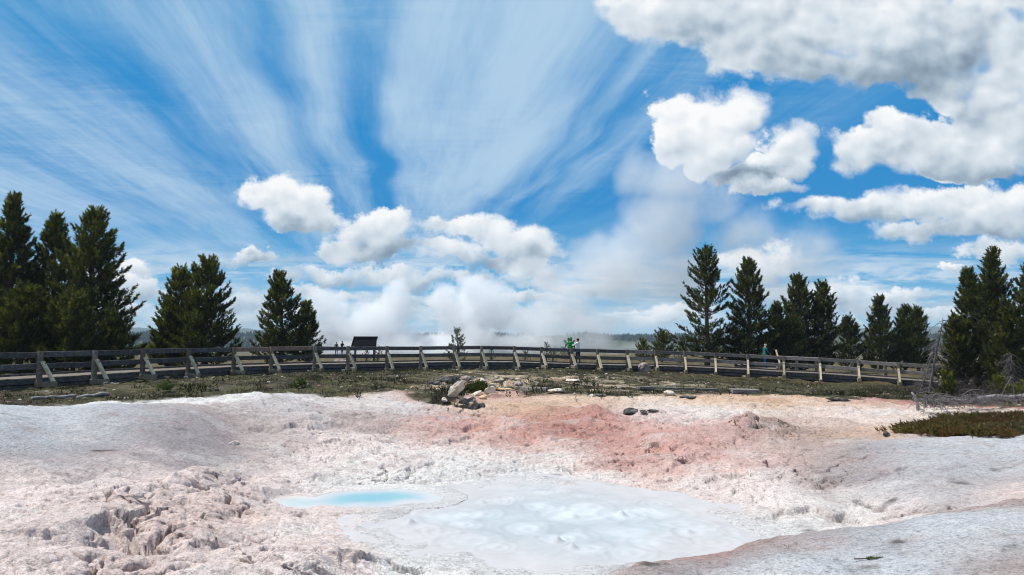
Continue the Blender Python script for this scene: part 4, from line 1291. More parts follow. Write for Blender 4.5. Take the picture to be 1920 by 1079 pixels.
GL = 'pines behind the left end of the boardwalk'
GRR = 'pines behind the right part of the boardwalk'
LT = (1.3, 1.25, 1.0); DT = (.92, .95, .92)
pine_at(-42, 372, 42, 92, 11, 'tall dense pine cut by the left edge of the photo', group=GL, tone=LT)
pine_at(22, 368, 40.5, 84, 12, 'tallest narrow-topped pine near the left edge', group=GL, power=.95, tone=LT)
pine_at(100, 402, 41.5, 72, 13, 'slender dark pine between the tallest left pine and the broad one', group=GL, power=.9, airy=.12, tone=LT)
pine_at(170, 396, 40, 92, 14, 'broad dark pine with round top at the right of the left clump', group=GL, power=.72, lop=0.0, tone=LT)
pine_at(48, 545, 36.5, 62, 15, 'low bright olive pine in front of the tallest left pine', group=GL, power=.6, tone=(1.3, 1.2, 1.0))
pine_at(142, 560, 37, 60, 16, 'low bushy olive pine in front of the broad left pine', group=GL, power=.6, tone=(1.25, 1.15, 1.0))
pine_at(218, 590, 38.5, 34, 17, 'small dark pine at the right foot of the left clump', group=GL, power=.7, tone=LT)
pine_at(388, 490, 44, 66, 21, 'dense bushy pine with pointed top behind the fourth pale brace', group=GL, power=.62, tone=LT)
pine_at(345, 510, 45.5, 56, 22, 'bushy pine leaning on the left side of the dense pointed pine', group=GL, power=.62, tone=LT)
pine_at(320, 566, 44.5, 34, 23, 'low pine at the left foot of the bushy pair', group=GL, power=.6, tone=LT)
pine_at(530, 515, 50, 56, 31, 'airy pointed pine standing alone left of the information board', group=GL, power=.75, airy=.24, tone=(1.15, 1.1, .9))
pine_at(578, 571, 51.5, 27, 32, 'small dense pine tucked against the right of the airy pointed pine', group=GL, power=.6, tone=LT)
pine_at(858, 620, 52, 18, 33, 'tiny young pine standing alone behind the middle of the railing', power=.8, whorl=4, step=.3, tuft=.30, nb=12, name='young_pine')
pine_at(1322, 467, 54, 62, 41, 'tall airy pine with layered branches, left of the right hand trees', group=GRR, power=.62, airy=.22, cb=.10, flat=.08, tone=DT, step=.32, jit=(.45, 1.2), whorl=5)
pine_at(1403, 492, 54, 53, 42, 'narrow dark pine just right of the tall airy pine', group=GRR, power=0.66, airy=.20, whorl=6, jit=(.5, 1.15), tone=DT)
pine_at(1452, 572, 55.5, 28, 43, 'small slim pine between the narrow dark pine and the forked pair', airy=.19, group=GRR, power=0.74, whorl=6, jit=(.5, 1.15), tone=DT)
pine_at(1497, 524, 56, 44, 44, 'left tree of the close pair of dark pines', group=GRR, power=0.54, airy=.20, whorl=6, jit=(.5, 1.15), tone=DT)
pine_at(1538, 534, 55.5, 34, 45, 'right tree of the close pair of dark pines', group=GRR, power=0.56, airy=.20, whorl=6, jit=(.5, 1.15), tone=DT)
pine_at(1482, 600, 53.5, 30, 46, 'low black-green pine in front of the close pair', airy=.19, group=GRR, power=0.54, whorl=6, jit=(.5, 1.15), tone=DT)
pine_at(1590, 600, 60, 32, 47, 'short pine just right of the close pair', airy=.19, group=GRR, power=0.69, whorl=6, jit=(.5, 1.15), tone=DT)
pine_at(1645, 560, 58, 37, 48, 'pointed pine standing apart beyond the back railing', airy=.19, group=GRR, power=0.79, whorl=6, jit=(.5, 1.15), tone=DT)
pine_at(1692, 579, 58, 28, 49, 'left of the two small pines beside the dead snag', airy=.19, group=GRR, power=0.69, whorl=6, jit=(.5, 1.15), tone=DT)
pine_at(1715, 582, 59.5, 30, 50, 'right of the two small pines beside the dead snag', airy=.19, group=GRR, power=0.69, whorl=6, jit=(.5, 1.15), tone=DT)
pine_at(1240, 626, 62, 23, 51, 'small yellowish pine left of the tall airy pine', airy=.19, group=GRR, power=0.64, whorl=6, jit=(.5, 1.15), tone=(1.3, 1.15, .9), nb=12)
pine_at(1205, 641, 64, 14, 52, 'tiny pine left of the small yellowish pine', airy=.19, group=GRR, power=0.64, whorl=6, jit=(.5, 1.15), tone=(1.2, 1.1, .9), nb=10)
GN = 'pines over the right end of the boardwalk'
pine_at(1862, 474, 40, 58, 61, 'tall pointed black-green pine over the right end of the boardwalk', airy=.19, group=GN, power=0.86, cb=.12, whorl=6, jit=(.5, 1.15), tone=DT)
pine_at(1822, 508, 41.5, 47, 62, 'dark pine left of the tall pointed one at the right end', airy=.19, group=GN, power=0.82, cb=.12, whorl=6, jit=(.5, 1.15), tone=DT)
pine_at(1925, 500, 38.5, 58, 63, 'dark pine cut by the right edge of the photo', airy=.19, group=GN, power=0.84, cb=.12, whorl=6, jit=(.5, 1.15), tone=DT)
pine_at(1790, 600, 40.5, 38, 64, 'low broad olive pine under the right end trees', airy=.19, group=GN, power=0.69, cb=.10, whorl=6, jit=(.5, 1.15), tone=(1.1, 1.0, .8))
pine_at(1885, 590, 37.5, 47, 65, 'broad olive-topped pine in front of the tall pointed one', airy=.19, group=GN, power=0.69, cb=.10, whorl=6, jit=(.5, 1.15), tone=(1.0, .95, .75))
YG = 'bright young pines in front of the right boardwalk'
YT = (1.7, 1.55, 1.1)
for px, yt, D, hf, sd, lb in ((1767, 706, 33.5, 14, 71, 'bright green young pine left of the brush pile'), (1866, 716, 32.5, 15, 72, 'bright green young pine right of the brush pile'), (1898, 738, 31, 22, 73, 'low bright green pine seedling near the right edge'),
                              (1742, 742, 32.0, 16, 74, 'lowest pine seedling at the left of the brush pile'), (1925, 722, 32, 24, 75, 'young pine cut by the right edge below the dead branches')):
    pine_at(px, yt, D, hf, sd, lb, power=.6, step=.2, tuft=.24, group=YG, tone=YT, name='young_pine', cb=.1)
SG = 'small pines beyond the middle of the boardwalk'
for px, yt, D, hf, sd, lb in ((1066, 636, 66, 22, 81, 'dark topped pine just left of the hooded person in green'), (1024, 645, 62, 12, 82, 'small yellowish pine behind the middle posts'), (1036, 655, 60, 14, 83, 'low bushy pine beside the small yellowish one'),
                              (690, 660, 60, 9, 84, 'small seedling seen under the information board'), (922, 655, 60, 8, 85, 'tiny yellow-green seedling left of the middle of the railing'), (984, 657, 60, 12, 86, 'low spreading seedling right of the middle of the railing'),
                              (1275, 657, 60, 18, 87, 'low wide pine at the left foot of the tall airy pine'), (711, 652, 62, 10, 88, 'seedling to the right of the information board legs')):
    pine_at(px, yt, D, hf, sd, lb, power=.8, step=.22, tuft=.17, group=SG, tone=(1.35, 1.15, .9), nb=9, whorl=4, name='young_pine')

# ---- dead wood
def snag(name, loc, H, seed, label, cat, lean=(0, 0), nbr=40, blen=1.1, droop=.2, r0=.09, group=None):
    rnd = random.Random(seed)
    root = empty(name, loc); tag(root, label, cat, group)
    m = Mesher()
    def ax(u): return Vector((lean[0] * u + .12 * math.sin(3 * u + seed), lean[1] * u + .1 * math.sin(4 * u), H * u))
    m.tube([ax(k / 10) - (Vector((0, 0, .2)) if k == 0 else Vector()) for k in range(11)], [r0 * (1 - .85 * k / 10) for k in range(11)], 6)
    m.build('trunk', M_DEAD, root, True)
    b = Mesher()
    for k in range(nbr):
        u = rnd.uniform(.08, .98)
        a = rnd.uniform(0, 6.28); L = blen * (1.05 - u * .75) * rnd.uniform(.4, 1.2)
        d = Vector((math.cos(a), math.sin(a), rnd.uniform(-.3, .35)))
        pts = [ax(u)]
        for s in range(1, 6):
            d = (d + Vector((rnd.uniform(-.3, .3), rnd.uniform(-.3, .3), rnd.uniform(-.25, .2) - droop * .3))).normalized()
            pts.append(pts[-1] + d * (L / 5))
            if s > 1 and rnd.random() < .85:
                e = (d + Vector((rnd.uniform(-1, 1), rnd.uniform(-1, 1), rnd.uniform(-.8, .6)))).normalized()
                q1 = pts[-1] + e * L * rnd.uniform(.12, .35)
                q2 = q1 + (e + Vector((rnd.uniform(-.6, .6), rnd.uniform(-.6, .6), -.2))).normalized() * L * .18
                b.tube([pts[-1], q1, q2], [.011, .008, .004], 3, False)
        b.tube(pts, [max(.004, .019 * (1 - s / 5.5)) for s in range(6)], 4, False)
    b.build('branches', M_DEAD, root, True)
    return root
pd = ground_at(1738, 36)
snag('dead_tree', pd, at_depth(1738, 596, 36)[2] - pd.z, 5, 'grey dead snag leaning right, in front of the right end of the railing', 'dead tree', (.6, .0), 70, 1.2, .5)
pd = ground_at(1716, 37.5)
snag('dead_tree', pd, at_depth(1716, 640, 37.5)[2] - pd.z, 6, 'short bare grey snag left of the leaning one', 'dead tree', (.9, .0), 46, .9, .5, .06)
pd = ground_at(1893, 34.5)
snag('dead_tree', pd, at_depth(1893, 660, 34.5)[2] - pd.z, 7, 'tangled grey dead tree under the pines at the right edge', 'dead tree', (-.3, -.2), 90, 1.7, 1.0, .07)

def brush(name, loc, rx, ry, hgt, seed, n, label, mat, cat, group=None, r=.012):
    rnd = random.Random(seed)
    root = Mesher()
    for k in range(n):
        a = rnd.uniform(0, 6.28); q = math.sqrt(rnd.random())
        x, y = rx * q * math.cos(a), ry * q * math.sin(a)
        base = Vector((x, y, float(zt(loc[0] + x, loc[1] + y)) - loc[2] - .02))
        d = Vector((rnd.uniform(-1, 1), rnd.uniform(-1, 1), rnd.uniform(.1, 1.0))).normalized()
        L = hgt * rnd.uniform(.6, 1.8)
        pts = [base]
        for s in range(5):
            d = (d + Vector((rnd.uniform(-.4, .4), rnd.uniform(-.4, .4), rnd.uniform(-.45, .15)))).normalized()
            pts.append(pts[-1] + d * L / 5)
            if rnd.random() < .7:
                e = (d + Vector((rnd.uniform(-1, 1), rnd.uniform(-1, 1), rnd.uniform(-.5, .8)))).normalized()
                root.tube([pts[-1], pts[-1] + e * L * .22], [r * .7, r * .3], 3, False)
        root.tube(pts, [r * (1.1 - .15 * s) for s in range(6)], 3, False)
    o = root.build(name, mat, None, True)
    o.location = loc
    return tag(o, label, cat, group)
M_TWIG2, q, out = material('grey blue twigs')
principled(q, out, q.mix(q.noise(objpos(q), 3.0, 3.0), rgb(66, 62, 64), rgb(140, 134, 134)), 0.9, None, .1)
M_TWIG, q, out = material('dark twigs')
principled(q, out, q.mix(q.noise(objpos(q), 3.0, 3.0), rgb(50, 44, 42), rgb(92, 82, 78)), 0.9, None, .1)
GBR = 'heaps of dead twigs at the right'
for px, py, rx, ry, hh, sd, n, lb, mt in ((1712, 738, 1.5, .9, .5, 1, 260, 'low dark heap of bare twigs beside the right end of the grass', M_TWIG), (1812, 742, 2.2, 1.1, .7, 2, 380, 'dark tangled heap of dead branches under the right end trees', M_TWIG),
                                          (1850, 728, 1.8, 1.0, .8, 3, 280, 'dark brush behind the grey heap, below the pine trunks', M_TWIG), (1905, 752, 1.7, .9, .6, 4, 240, 'brush heap at the right edge above the fallen log', M_TWIG)):
    brush('brush_pile', land(px, py), rx, ry, hh, sd, n, lb, mt, 'brush pile', GBR, .016)

# the fallen pine: trunk along the ground, dead boughs hanging below and around it
fa = land(1735, 775); fb = land(1940, 764)
fl = empty('fallen_log', fa); tag(fl, 'silver fallen pine trunk with a skirt of dead boughs lying at the right', 'log')
rnd = random.Random(44)
m = Mesher()
axp = [fa.lerp(fb, k / 8) + Vector((0, 0, .34 + .05 * math.sin(k * 1.7) + .01 * k)) for k in range(9)]
m.tube([p - fa for p in axp], [.035 + .012 * k for k in range(9)], 7)
m.build('trunk', M_LOG, fl, True)
m = Mesher()
for k in range(230):
    t = rnd.random() ** 1.5 * .82
    a = fa.lerp(fb, t) + Vector((0, 0, .34))
    tox = Vector((rnd.uniform(-.9, .45), rnd.uniform(-1.5, .9), rnd.uniform(-.5, .3)))
    L = rnd.uniform(.3, 1.0)
    e = a + tox * L
    e.z = max(e.z, float(zt(e.x, e.y)) + .02)
    mid = a.lerp(e, .5) + Vector((rnd.uniform(-.1, .1), rnd.uniform(-.1, .1), rnd.uniform(.0, .16)))
    m.tube([a - fa, mid - fa, e - fa], [.014, .010, .006], 3, False)
    for w in range(4):
        s = a.lerp(e, rnd.uniform(.4, 1.0)) + Vector((0, 0, .04))
        d = Vector((rnd.uniform(-.8, .5), rnd.uniform(-.6, .6), rnd.uniform(-.2, .6))) * rnd.uniform(.08, .28)
        m.tube([s - fa, s + d - fa], [.009, .005], 3, False)
for k in range(7):
    t = rnd.uniform(.05, .8); a = fa.lerp(fb, t) + Vector((0, 0, .38)); 
    pts = [a - fa]; d = Vector((rnd.uniform(-.6, .4), rnd.uniform(-.5, .3), 1)).normalized()
    for s in range(5):
        d = (d + Vector((rnd.uniform(-.45, .3), rnd.uniform(-.3, .3), -.28))).normalized(); pts.append(pts[-1] + d * .22)
    m.tube(pts, [.02, .018, .014, .011, .008, .005], 4, False)
m.build('dead_boughs', M_TWIG2, fl, True)
sp = land(1722, 770)
m = Mesher(); m.tube([(0, 0, -.05), (-.03, 0, .25), (-.12, .02, .52), (-.2, .02, .62)], [.06, .05, .045, .03], 6)
o = m.build('dead_stub', M_LOG, None, True); o.location = sp; tag(o, 'short pale bent stub standing left of the fallen trunk', 'stump')

# ---- low mats of shrub
def mat_shrub(name, px, py, rx, ry, hgt, seed, n, label, cols, cat='shrub', group=None, size=.11, nb=9):
    rng = np.random.default_rng(seed)
    c = land(px, py)
    a = rng.uniform(0, 2 * PI, n); q = np.sqrt(rng.random(n))
    rag = 1 + .22 * np.sin(a * 3 + seed) + .13 * np.sin(a * 7 + 2 * seed)
    x = rx * q * np.cos(a) * rag; y = ry * q * np.sin(a) * rag
    lump = .6 + .8 * vnoise(x * 2.2 + 9, y * 2.2, seed)
    keep = vnoise(x * 3.1 + 4, y * 3.1, seed + 40) + rng.uniform(-.2, .2, n) > np.clip((q - .55) * 1.5, 0, 1)
    x, y, q, lump = x[keep], y[keep], q[keep], lump[keep]; n = len(x)
    dome = np.sqrt(np.clip(1 - q ** 2, 0, 1)) * lump
    z = zt(c.x + x, c.y + y) - c.z + hgt * dome * rng.uniform(.35, 1.0, n)
    d = np.stack([x / rx * .6 + rng.normal(0, .45, n), y / ry * .6 + rng.normal(0, .45, n), .75 + 0 * x], 1)
    d /= np.linalg.norm(d, axis=1, keepdims=True)
    cols = np.array(cols)
    k = np.clip((fbm(x * 1.3, y * 1.3, seed + 3, 3) * .9 + .5) * len(cols) + rng.normal(0, .5, n), 0, len(cols) - .01).astype(int)
    V, F, C = blades(np.stack([x, y, z], 1), d, np.full(n, size) * rng.uniform(.7, 1.3, n), nb, .10, rng, cols[k])
    o = mesh_obj(name, V, F, M_NEEDLE, None, col=np.clip(C, .003, .4))
    o.location = c
    return tag(o, label, cat, group)
BRN = [(.140, .078, .026), (.13, .092, .028), (.085, .070, .022), (.17, .135, .042), (.13, .076, .036)]
GM = 'low mats of brown shrub at the right'
mat_shrub('low_shrub', 1808, 812, 1.6, 1.5, .16, 1, 13000, 'front mat of brown-green creeping shrub beside the right grey mound', BRN, group=GM)
mat_shrub('low_shrub', 1900, 795, 1.6, 2.2, .2, 2, 13000, 'back mat of brown creeping shrub below the fallen trunk', [(.115, .064, .024), (.12, .080, .028), (.075, .058, .02), (.14, .105, .036)], group=GM)
mat_shrub('low_shrub', 1945, 815, 1.1, .8, .16, 3, 2500, 'thin patch of dry shrub at the right edge over the grey mound', [(.10, .09, .05), (.08, .075, .035), (.12, .10, .06)], group=GM)
SAGE = [(.11, .115, .045), (.14, .14, .06), (.09, .10, .035), (.17, .16, .07)]
mat_shrub('willow_shrub', 272, 655, 1.15, .8, 1.15, 4, 2600, 'rounded pale olive bush between the left clump and the bushy pair', SAGE, size=.22)
mat_shrub('willow_shrub', 300, 657, .7, .6, .8, 5, 1300, 'smaller olive bush at the right of the rounded one', SAGE, size=.2)

# heathery tussocks and low growth between the mud and the boardwalk: too many to count
def strew(name, label, n, seed, size, nb, cols, zone, hgt, clump=1):
    rng = np.random.default_rng(seed)
    az = rng.uniform(R(-38), R(38), n * 4)
    r = np.sqrt(rng.uniform(18 ** 2, 50 ** 2, n * 4))
    x, y = r * np.sin(az), r * np.cos(az)
    k = zone(x, y) > rng.random(n * 4)
    x, y = x[k][:n], y[k][:n]
    z = zt(x, y)
    d = np.stack([rng.normal(0, .4, len(x)), rng.normal(0, .4, len(x)), np.ones(len(x))], 1); d /= np.linalg.norm(d, axis=1, keepdims=True)
    cols = np.array(cols)
    cn = fbm(x * .6, y * .6, seed + 3, 4)
    ci = np.clip((cn * .8 + .5) * len(cols) + rng.normal(0, .8, len(x)), 0, len(cols) - .01).astype(int)
    V, F, C = blades(np.stack([x, y, z], 1), d, size * rng.uniform(.5, 1.3, len(x)) * hgt(x, y), nb, .10, rng, cols[ci], .75, .7)
    o = mesh_obj(name, V, F, M_BLADE, None, col=np.clip(C, .003, .5))
    return tag(o, label, None, None, 'stuff')
def zone_grass(x, y):
    r = np.hypot(x, y); a = np.arctan2(x, y)
    gmk = grass_mask(x, y)
    patch = sstep(fbm(x * .45, y * .6, 301, 4), -.35, .35)
    bare = np.clip(np.exp(-((a + .035) / .06) ** 2) + .7 * np.exp(-((a - .19) / .10) ** 2), 0, 1)
    return gmk ** 2 * (.25 + .75 * patch) * (1 - .75 * bare)
def hill_h(x, y):
    return .45 + .9 * sstep(fbm(x * .8, y * .8, 303, 3), -.2, .6)
strew('grass', 'short olive and brown grass between the mud and the boardwalk', 42000, 21, .085, 6, [(.040, .042, .014), (.060, .058, .020), (.065, .050, .024), (.045, .032, .018), (.085, .068, .034), (.032, .046, .013)], zone_grass, hill_h)
def zone_heath(x, y):
    a = np.arctan2(x, y); r = np.hypot(x, y)
    e = np.interp(a, _ga_, _gr_)
    m = np.exp(-((r - e - 2.6) / 2.2) ** 2) * (np.exp(-((a - .10) / .10) ** 2) + np.exp(-((a + .22) / .09) ** 2) * .8 + .8 * np.exp(-((a - .36) / .12) ** 2) + np.exp(-((a + .085) / .025) ** 2) + .6 * np.exp(-((a + .46) / .06) ** 2))
    return np.clip(m, 0, 1) * sstep(fbm(x * .55, y * .75, 305, 3), -.15, .25)
strew('heath', 'dark brown and green heathery cushions at the rim of the mud', 16000, 22, .15, 10, [(.034, .027, .016), (.028, .023, .013), (.042, .044, .015), (.05, .038, .024), (.026, .036, .010)], zone_heath, hill_h)
def zone_dry(x, y):
    return sstep(np.hypot(x, y), 49, 50) * .7

# ================================================================== rocks and lying wood
def rock_mat(name, a, b, c):
    m, q, out = material(name)
    p = objpos(q)
    n = q.noise(p, 3.5, 6.0, .62)
    col = q.ramp(n, [(0.3, a), (0.5, b), (0.72, c)], 'LINEAR')
    principled(q, out, col, .9, bump(q, q.noise(p, 9.0, 6.0, .65), .8, .05), .2)
    return m
M_RKD = rock_mat('dark crusted rock', rgb(46, 46, 46), rgb(88, 86, 84), rgb(150, 146, 140))
M_RKP = rock_mat('pale mineral rock', rgb(178, 150, 118), rgb(222, 208, 192), rgb(238, 234, 228))
M_RKO = rock_mat('buff rock', rgb(150, 116, 84), rgb(214, 180, 142), rgb(230, 212, 188))
M_RKG = rock_mat('pinkish grey rock', rgb(104, 92, 88), rgb(150, 138, 132), rgb(196, 184, 178))

def rock(px, py, size, seed, label, mat, rot=(0, 0, 0), sink=.25, name='rock', cat='rock', group=None, D=None):
    c = land(px, py) if D is None else ground_at(px, D)
    bm = bmesh.new()
    bmesh.ops.create_icosphere(bm, subdivisions=4, radius=1.0)
    rnd = random.Random(seed)
    planes = [(Vector((rnd.gauss(0, 1), rnd.gauss(0, 1), rnd.gauss(0, 1))).normalized(), rnd.uniform(.55, .85)) for _ in range(9)]
    P = np.array([v.co[:] for v in bm.verts])
    off = seed * 3.7
    n1 = fbm(P[:, 0] * 1.6 + off, P[:, 1] * 1.6 + P[:, 2] * 1.3, seed, 3) * .14; n2 = fbm(P[:, 0] * 5 + off, P[:, 1] * 5 + P[:, 2] * 4.1, seed + 9, 2) * .05
    E = Matrix.Rotation(rot[2], 3, 'Z') @ Matrix.Rotation(rot[1], 3, 'Y') @ Matrix.Rotation(rot[0], 3, 'X')
    for v, a, b in zip(bm.verts, n1, n2):
        co = v.co.copy()
        for n, d in planes:
            k = co.dot(n)
            if k > d: co -= n * (k - d) * .9
        co *= 1 + a + b
        v.co = E @ Vector((co.x * size[0], co.y * size[1], co.z * size[2]))
    zmin = min(v.co.z for v in bm.verts); zmax = max(v.co.z for v in bm.verts)
    for v in bm.verts: v.co.z -= zmin + sink * (zmax - zmin)
    me = bpy.data.meshes.new(name); bm.to_mesh(me); bm.free()
    me.materials.append(mat)
    me.polygons.foreach_set('use_smooth', np.zeros(len(me.polygons), bool))
    o = bpy.data.objects.new(name, me); COL.objects.link(o); o.location = c
    return tag(o, label, cat, group)
GRK = 'rocks at the rim of the mud'
for (px, py, sz_, sd, lb, mt) in ((815, 722, (.3, .24, .16), 31, 'dark block at the far left of the rocky bank', M_RKD), (845, 730, (.26, .2, .12), 32, 'small dark block left of the leaning slab', M_RKD), (902, 716, (.34, .26, .12), 33, 'low pale crust at the top of the rocky bank', M_RKP),
        (930, 718, (.3, .22, .11), 34, 'pinkish crust right of the rocky bank top', M_RKG), (876, 728, (.22, .18, .14), 35, 'buff block just behind the leaning slab', M_RKO), (905, 749, (.3, .2, .10), 36, 'buff slab low on the bank under the white block', M_RKO),
        (868, 757, (.26, .2, .14), 37, 'dark lump at the left foot of the rocky bank', M_RKD), (925, 727, (.2, .16, .10), 38, 'dark stone between the white block and the bank top', M_RKD), (972, 722, (.36, .25, .10), 39, 'grey crust between the bank and the short plank', M_RKG), (1075, 716, (.4, .3, .10), 40, 'low pale crust below the green jacket person', M_RKP)):
    rock(px, py, sz_, sd, lb, mt, (0, R(-12 + sd * 7 % 30), sd), .25, group=GRK)
rock(1209, 698, (.40, .34, .36), 1, 'rounded pinkish grey boulder at the foot of the railing', M_RKG, name='boulder', cat='boulder', sink=.15)
rock(856, 746, (.50, .14, .24), 2, 'upright leaning pale slab with buff top beside the dark hollow', M_RKP, (0, R(-48), R(-10)), .05, group=GRK)
rock(919, 738, (.24, .16, .20), 3, 'small bright white block right of the leaning slab', M_RKP, (0, R(-20), .3), .2, group=GRK)
rock(948, 733, (.5, .3, .09), 4, 'flat buff slab right of the small white block', M_RKO, (0, R(6), 0), .3, group=GRK)
rock(893, 742, (.3, .2, .08), 5, 'thin tilted pale slab under the green cushion', M_RKP, (0, R(-30), .2), .2, group=GRK)
rock(853, 719, (.45, .3, .24), 6, 'dark crusted rock behind the leaning slab', M_RKD, (0, 0, .4), .3, group=GRK)
rock(834, 716, (.42, .3, .2), 7, 'dark crusted rock at the left end of the rocky ledge', M_RKD, (0, 0, 1.1), .3, group=GRK)
rock(872, 713, (.36, .3, .2), 8, 'grey crusted rock at the right end of the rocky ledge', M_RKG, (0, 0, 2.0), .3, group=GRK)
rock(889, 766, (.22, .18, .15), 9, 'black and white crusted lump low on the rocky bank', M_RKD, (0, 0, .2), .25, group=GRK)
rock(902, 764, (.17, .14, .11), 10, 'smaller black crusted lump touching the low one', M_RKD, (0, 0, 1.2), .25, group=GRK)
rock(886, 752, (.2, .16, .12), 11, 'dark lump midway up the rocky bank', M_RKD, (0, 0, 2.2), .25, group=GRK)
rock(833, 755, (.14, .12, .11), 12, 'small white stone on the dark hollow', M_RKP, (0, 0, 0), .2, group=GRK)
rock(1182, 777, (.3, .24, .12), 13, 'black-green crusted rock lying alone on the salmon mud', M_RKD, (0, 0, .3), .2, group=GRK)
rock(1206, 775, (.13, .11, .07), 14, 'middle of the three dark rocks on the salmon mud', M_RKD, (0, 0, .9), .2, group=GRK)
rock(1224, 772, (.2, .12, .04), 15, 'flat right one of the three dark rocks on the salmon mud', M_RKD, (0, 0, .1), .2, group=GRK)
rock(1120, 743, (.42, .3, .07), 16, 'flat grey and white crust at the edge of the heath', M_RKD, (0, 0, .1), .3, group=GRK)
rock(1290, 745, (.42, .3, .05), 17, 'thin dark crust at the grass edge below the long plank', M_RKD, (0, 0, 0), .3, group=GRK)
rock(1572, 750, (.5, .3, .07), 18, 'dark green crust at the right end of the grass', M_RKD, (0, 0, .1), .3, group=GRK)
rock(1662, 819, (.075, .07, .07), 19, 'single grey pebble at the crest of the right mound', M_RKD, (0, 0, 0), .15, group=GRK)
rock(1888, 787, (.16, .1, .10), 20, 'white stone on the brown creeping shrub', M_RKP, (0, R(20), 0), .0, group=GRK)
rock(1040, 736, (.34, .25, .12), 21, 'pale flat stone at the right end of the grey plank', M_RKP, (0, 0, .2), .25, group=GRK)
rock(1255, 741, (.22, .2, .14), 22, 'pale stone near the left end of the mud flat', M_RKP, (0, 0, 0), .2, group=GRK)
rock(455 / 2 + 12, 676, (.45, .3, .24), 23, 'white rock seen through the railing behind the boardwalk', M_RKP, (0, 0, 0), .2, D=44)
rock(640, 684, (.7, .5, .32), 24, 'low greenish mound of stone behind the railing left of the board', M_RKG, (0, 0, 0), .3, D=54)
rock(438, 834, (.13, .1, .07), 25, 'little white crust on the flank of the left mound', M_RKP, (0, 0, 0), .2)
# pebbles: a scatter of many, one mass
rng = np.random.default_rng(77)
n = 900
az = rng.uniform(R(-37), R(37), n); rr = np.sqrt(rng.uniform(22 ** 2, 47 ** 2, n)); x = rr * np.sin(az); y = rr * np.cos(az)
kk = (grass_mask(x, y) > .3) & (rng.random(n) < .35 + .9 * np.exp(-((az + .04) / .09) ** 2) + .5 * np.exp(-((az - .18) / .1) ** 2)); x, y = x[kk], y[kk]
bm = bmesh.new(); bmesh.ops.create_icosphere(bm, subdivisions=1, radius=1.0)
bv = np.array([v.co[:] for v in bm.verts]); bf = np.array([[v.index for v in f_.verts] for f_ in bm.faces]); bm.free()
s = .045 * np.exp(rng.normal(0, .5, len(x)))
V = bv[None] * (s[:, None] * np.stack([np.ones(len(x)) * 1.3, np.ones(len(x)), np.ones(len(x)) * .7], 1))[:, None, :] * rng.uniform(.75, 1.2, (len(x), len(bv), 1)) + np.stack([x, y, zt(x, y) + s * .3], 1)[:, None, :]
F = (bf[None] + (np.arange(len(x)) * len(bv))[:, None, None]).reshape(-1, 3)
cch = np.array([alb(226, 216, 200), alb(200, 186, 168), alb(120, 114, 108), alb(214, 180, 150)])[rng.choice(4, len(x), p=(.45, .25, .2, .1))]
o = mesh_obj('pebbles', V.reshape(-1, 3), F, M_LAND, col=np.repeat(cch, len(bv), 0)); tag(o, 'pale pebbles strewn over the grassy rim', kind='stuff')

def plank(name, a, b, w, h, mat, label, cat, lift=.06, sides=None):
    pa, pb = land(*a), land(*b)
    c = (pa + pb) / 2
    m = Mesher()
    up = Vector((0, 0, lift))
    if sides is None:
        m.beam(pa - c + up, pb - c + up, w, h)
    else:
        k = 7; rnd = random.Random(a[0])
        m.tube([(pa - c).lerp(pb - c, i / k) + up + Vector((0, 0, rnd.uniform(-.03, .03))) for i in range(k + 1)], [w * rnd.uniform(.7, 1.1) for i in range(k + 1)], sides)
    o = m.build(name, mat, None, sides is not None); o.location = c
    return tag(o, label, cat)
plank('plank', (982, 733), (1030, 735), .35, .22, M_RAILG, 'short wide grey plank at the edge of the heath', 'plank')
plank('plank', (1196, 730), (1345, 734), .30, .14, M_RAILG, 'long thin grey plank half sunk in the grass', 'plank')
plank('plank', (1372, 736), (1421, 737), .6, .20, M_RAILG, 'thick bleached grey plank with white top right of the long thin one', 'plank')
plank('driftwood', (60, 751), (140, 747), .06, .1, M_LOG, 'bleached white log lying in the grass at the left', 'log', .06, 6)
plank('driftwood', (146, 749), (205, 741), .06, .1, M_LOG, 'second bleached log right of the white one at the left', 'log', .06, 6)

# pine sprig dropped on the near mound
c = land(1624, 1051)
rng = np.random.default_rng(8)
t = rng.random(40)
P = np.stack([-.06 + .17 * t, .008 * np.sin(t * 9), .012 + .006 * rng.random(40)], 1)
D = np.tile(np.array((1.0, 0, .25)), (40, 1)); D /= np.linalg.norm(D, axis=1, keepdims=True)
V, F, C = blades(P[t > .3], D[t > .3], np.full((t > .3).sum(), .05), 8, .05, rng, np.tile(np.array((.09, .12, .02)), ((t > .3).sum(), 1)))
sg = empty('pine_sprig', c); tag(sg, 'small green pine sprig lying on the pale near mound', 'twig')
mesh_obj('needles', V, F, M_NEEDLE, sg, col=C)
m = Mesher(); m.tube([(-.11, 0, .012), (-.02, .01, .012), (.1, .0, .02)], [.006, .006, .003], 5); m.build('stem', M_BARK, sg)
for nm, px, py, sd, lb in (('seedling', 566, 728, 91, 'single green seedling in the grass behind the middle mound'), ('seedling', 310, 735, 92, 'green tuft at the left behind the grey mound')):
    mat_shrub(nm, px, py, .22, .2, .34, sd, 120, lb, [(.06, .09, .02), (.09, .12, .03)], 'plant', size=.2)
mat_shrub('green_cushion', 897, 735, .55, .4, .26, 93, 900, 'bright moss green cushion between the pale rocks', [(.05, .07, .012), (.07, .095, .016), (.035, .05, .012)], 'plant', size=.15)

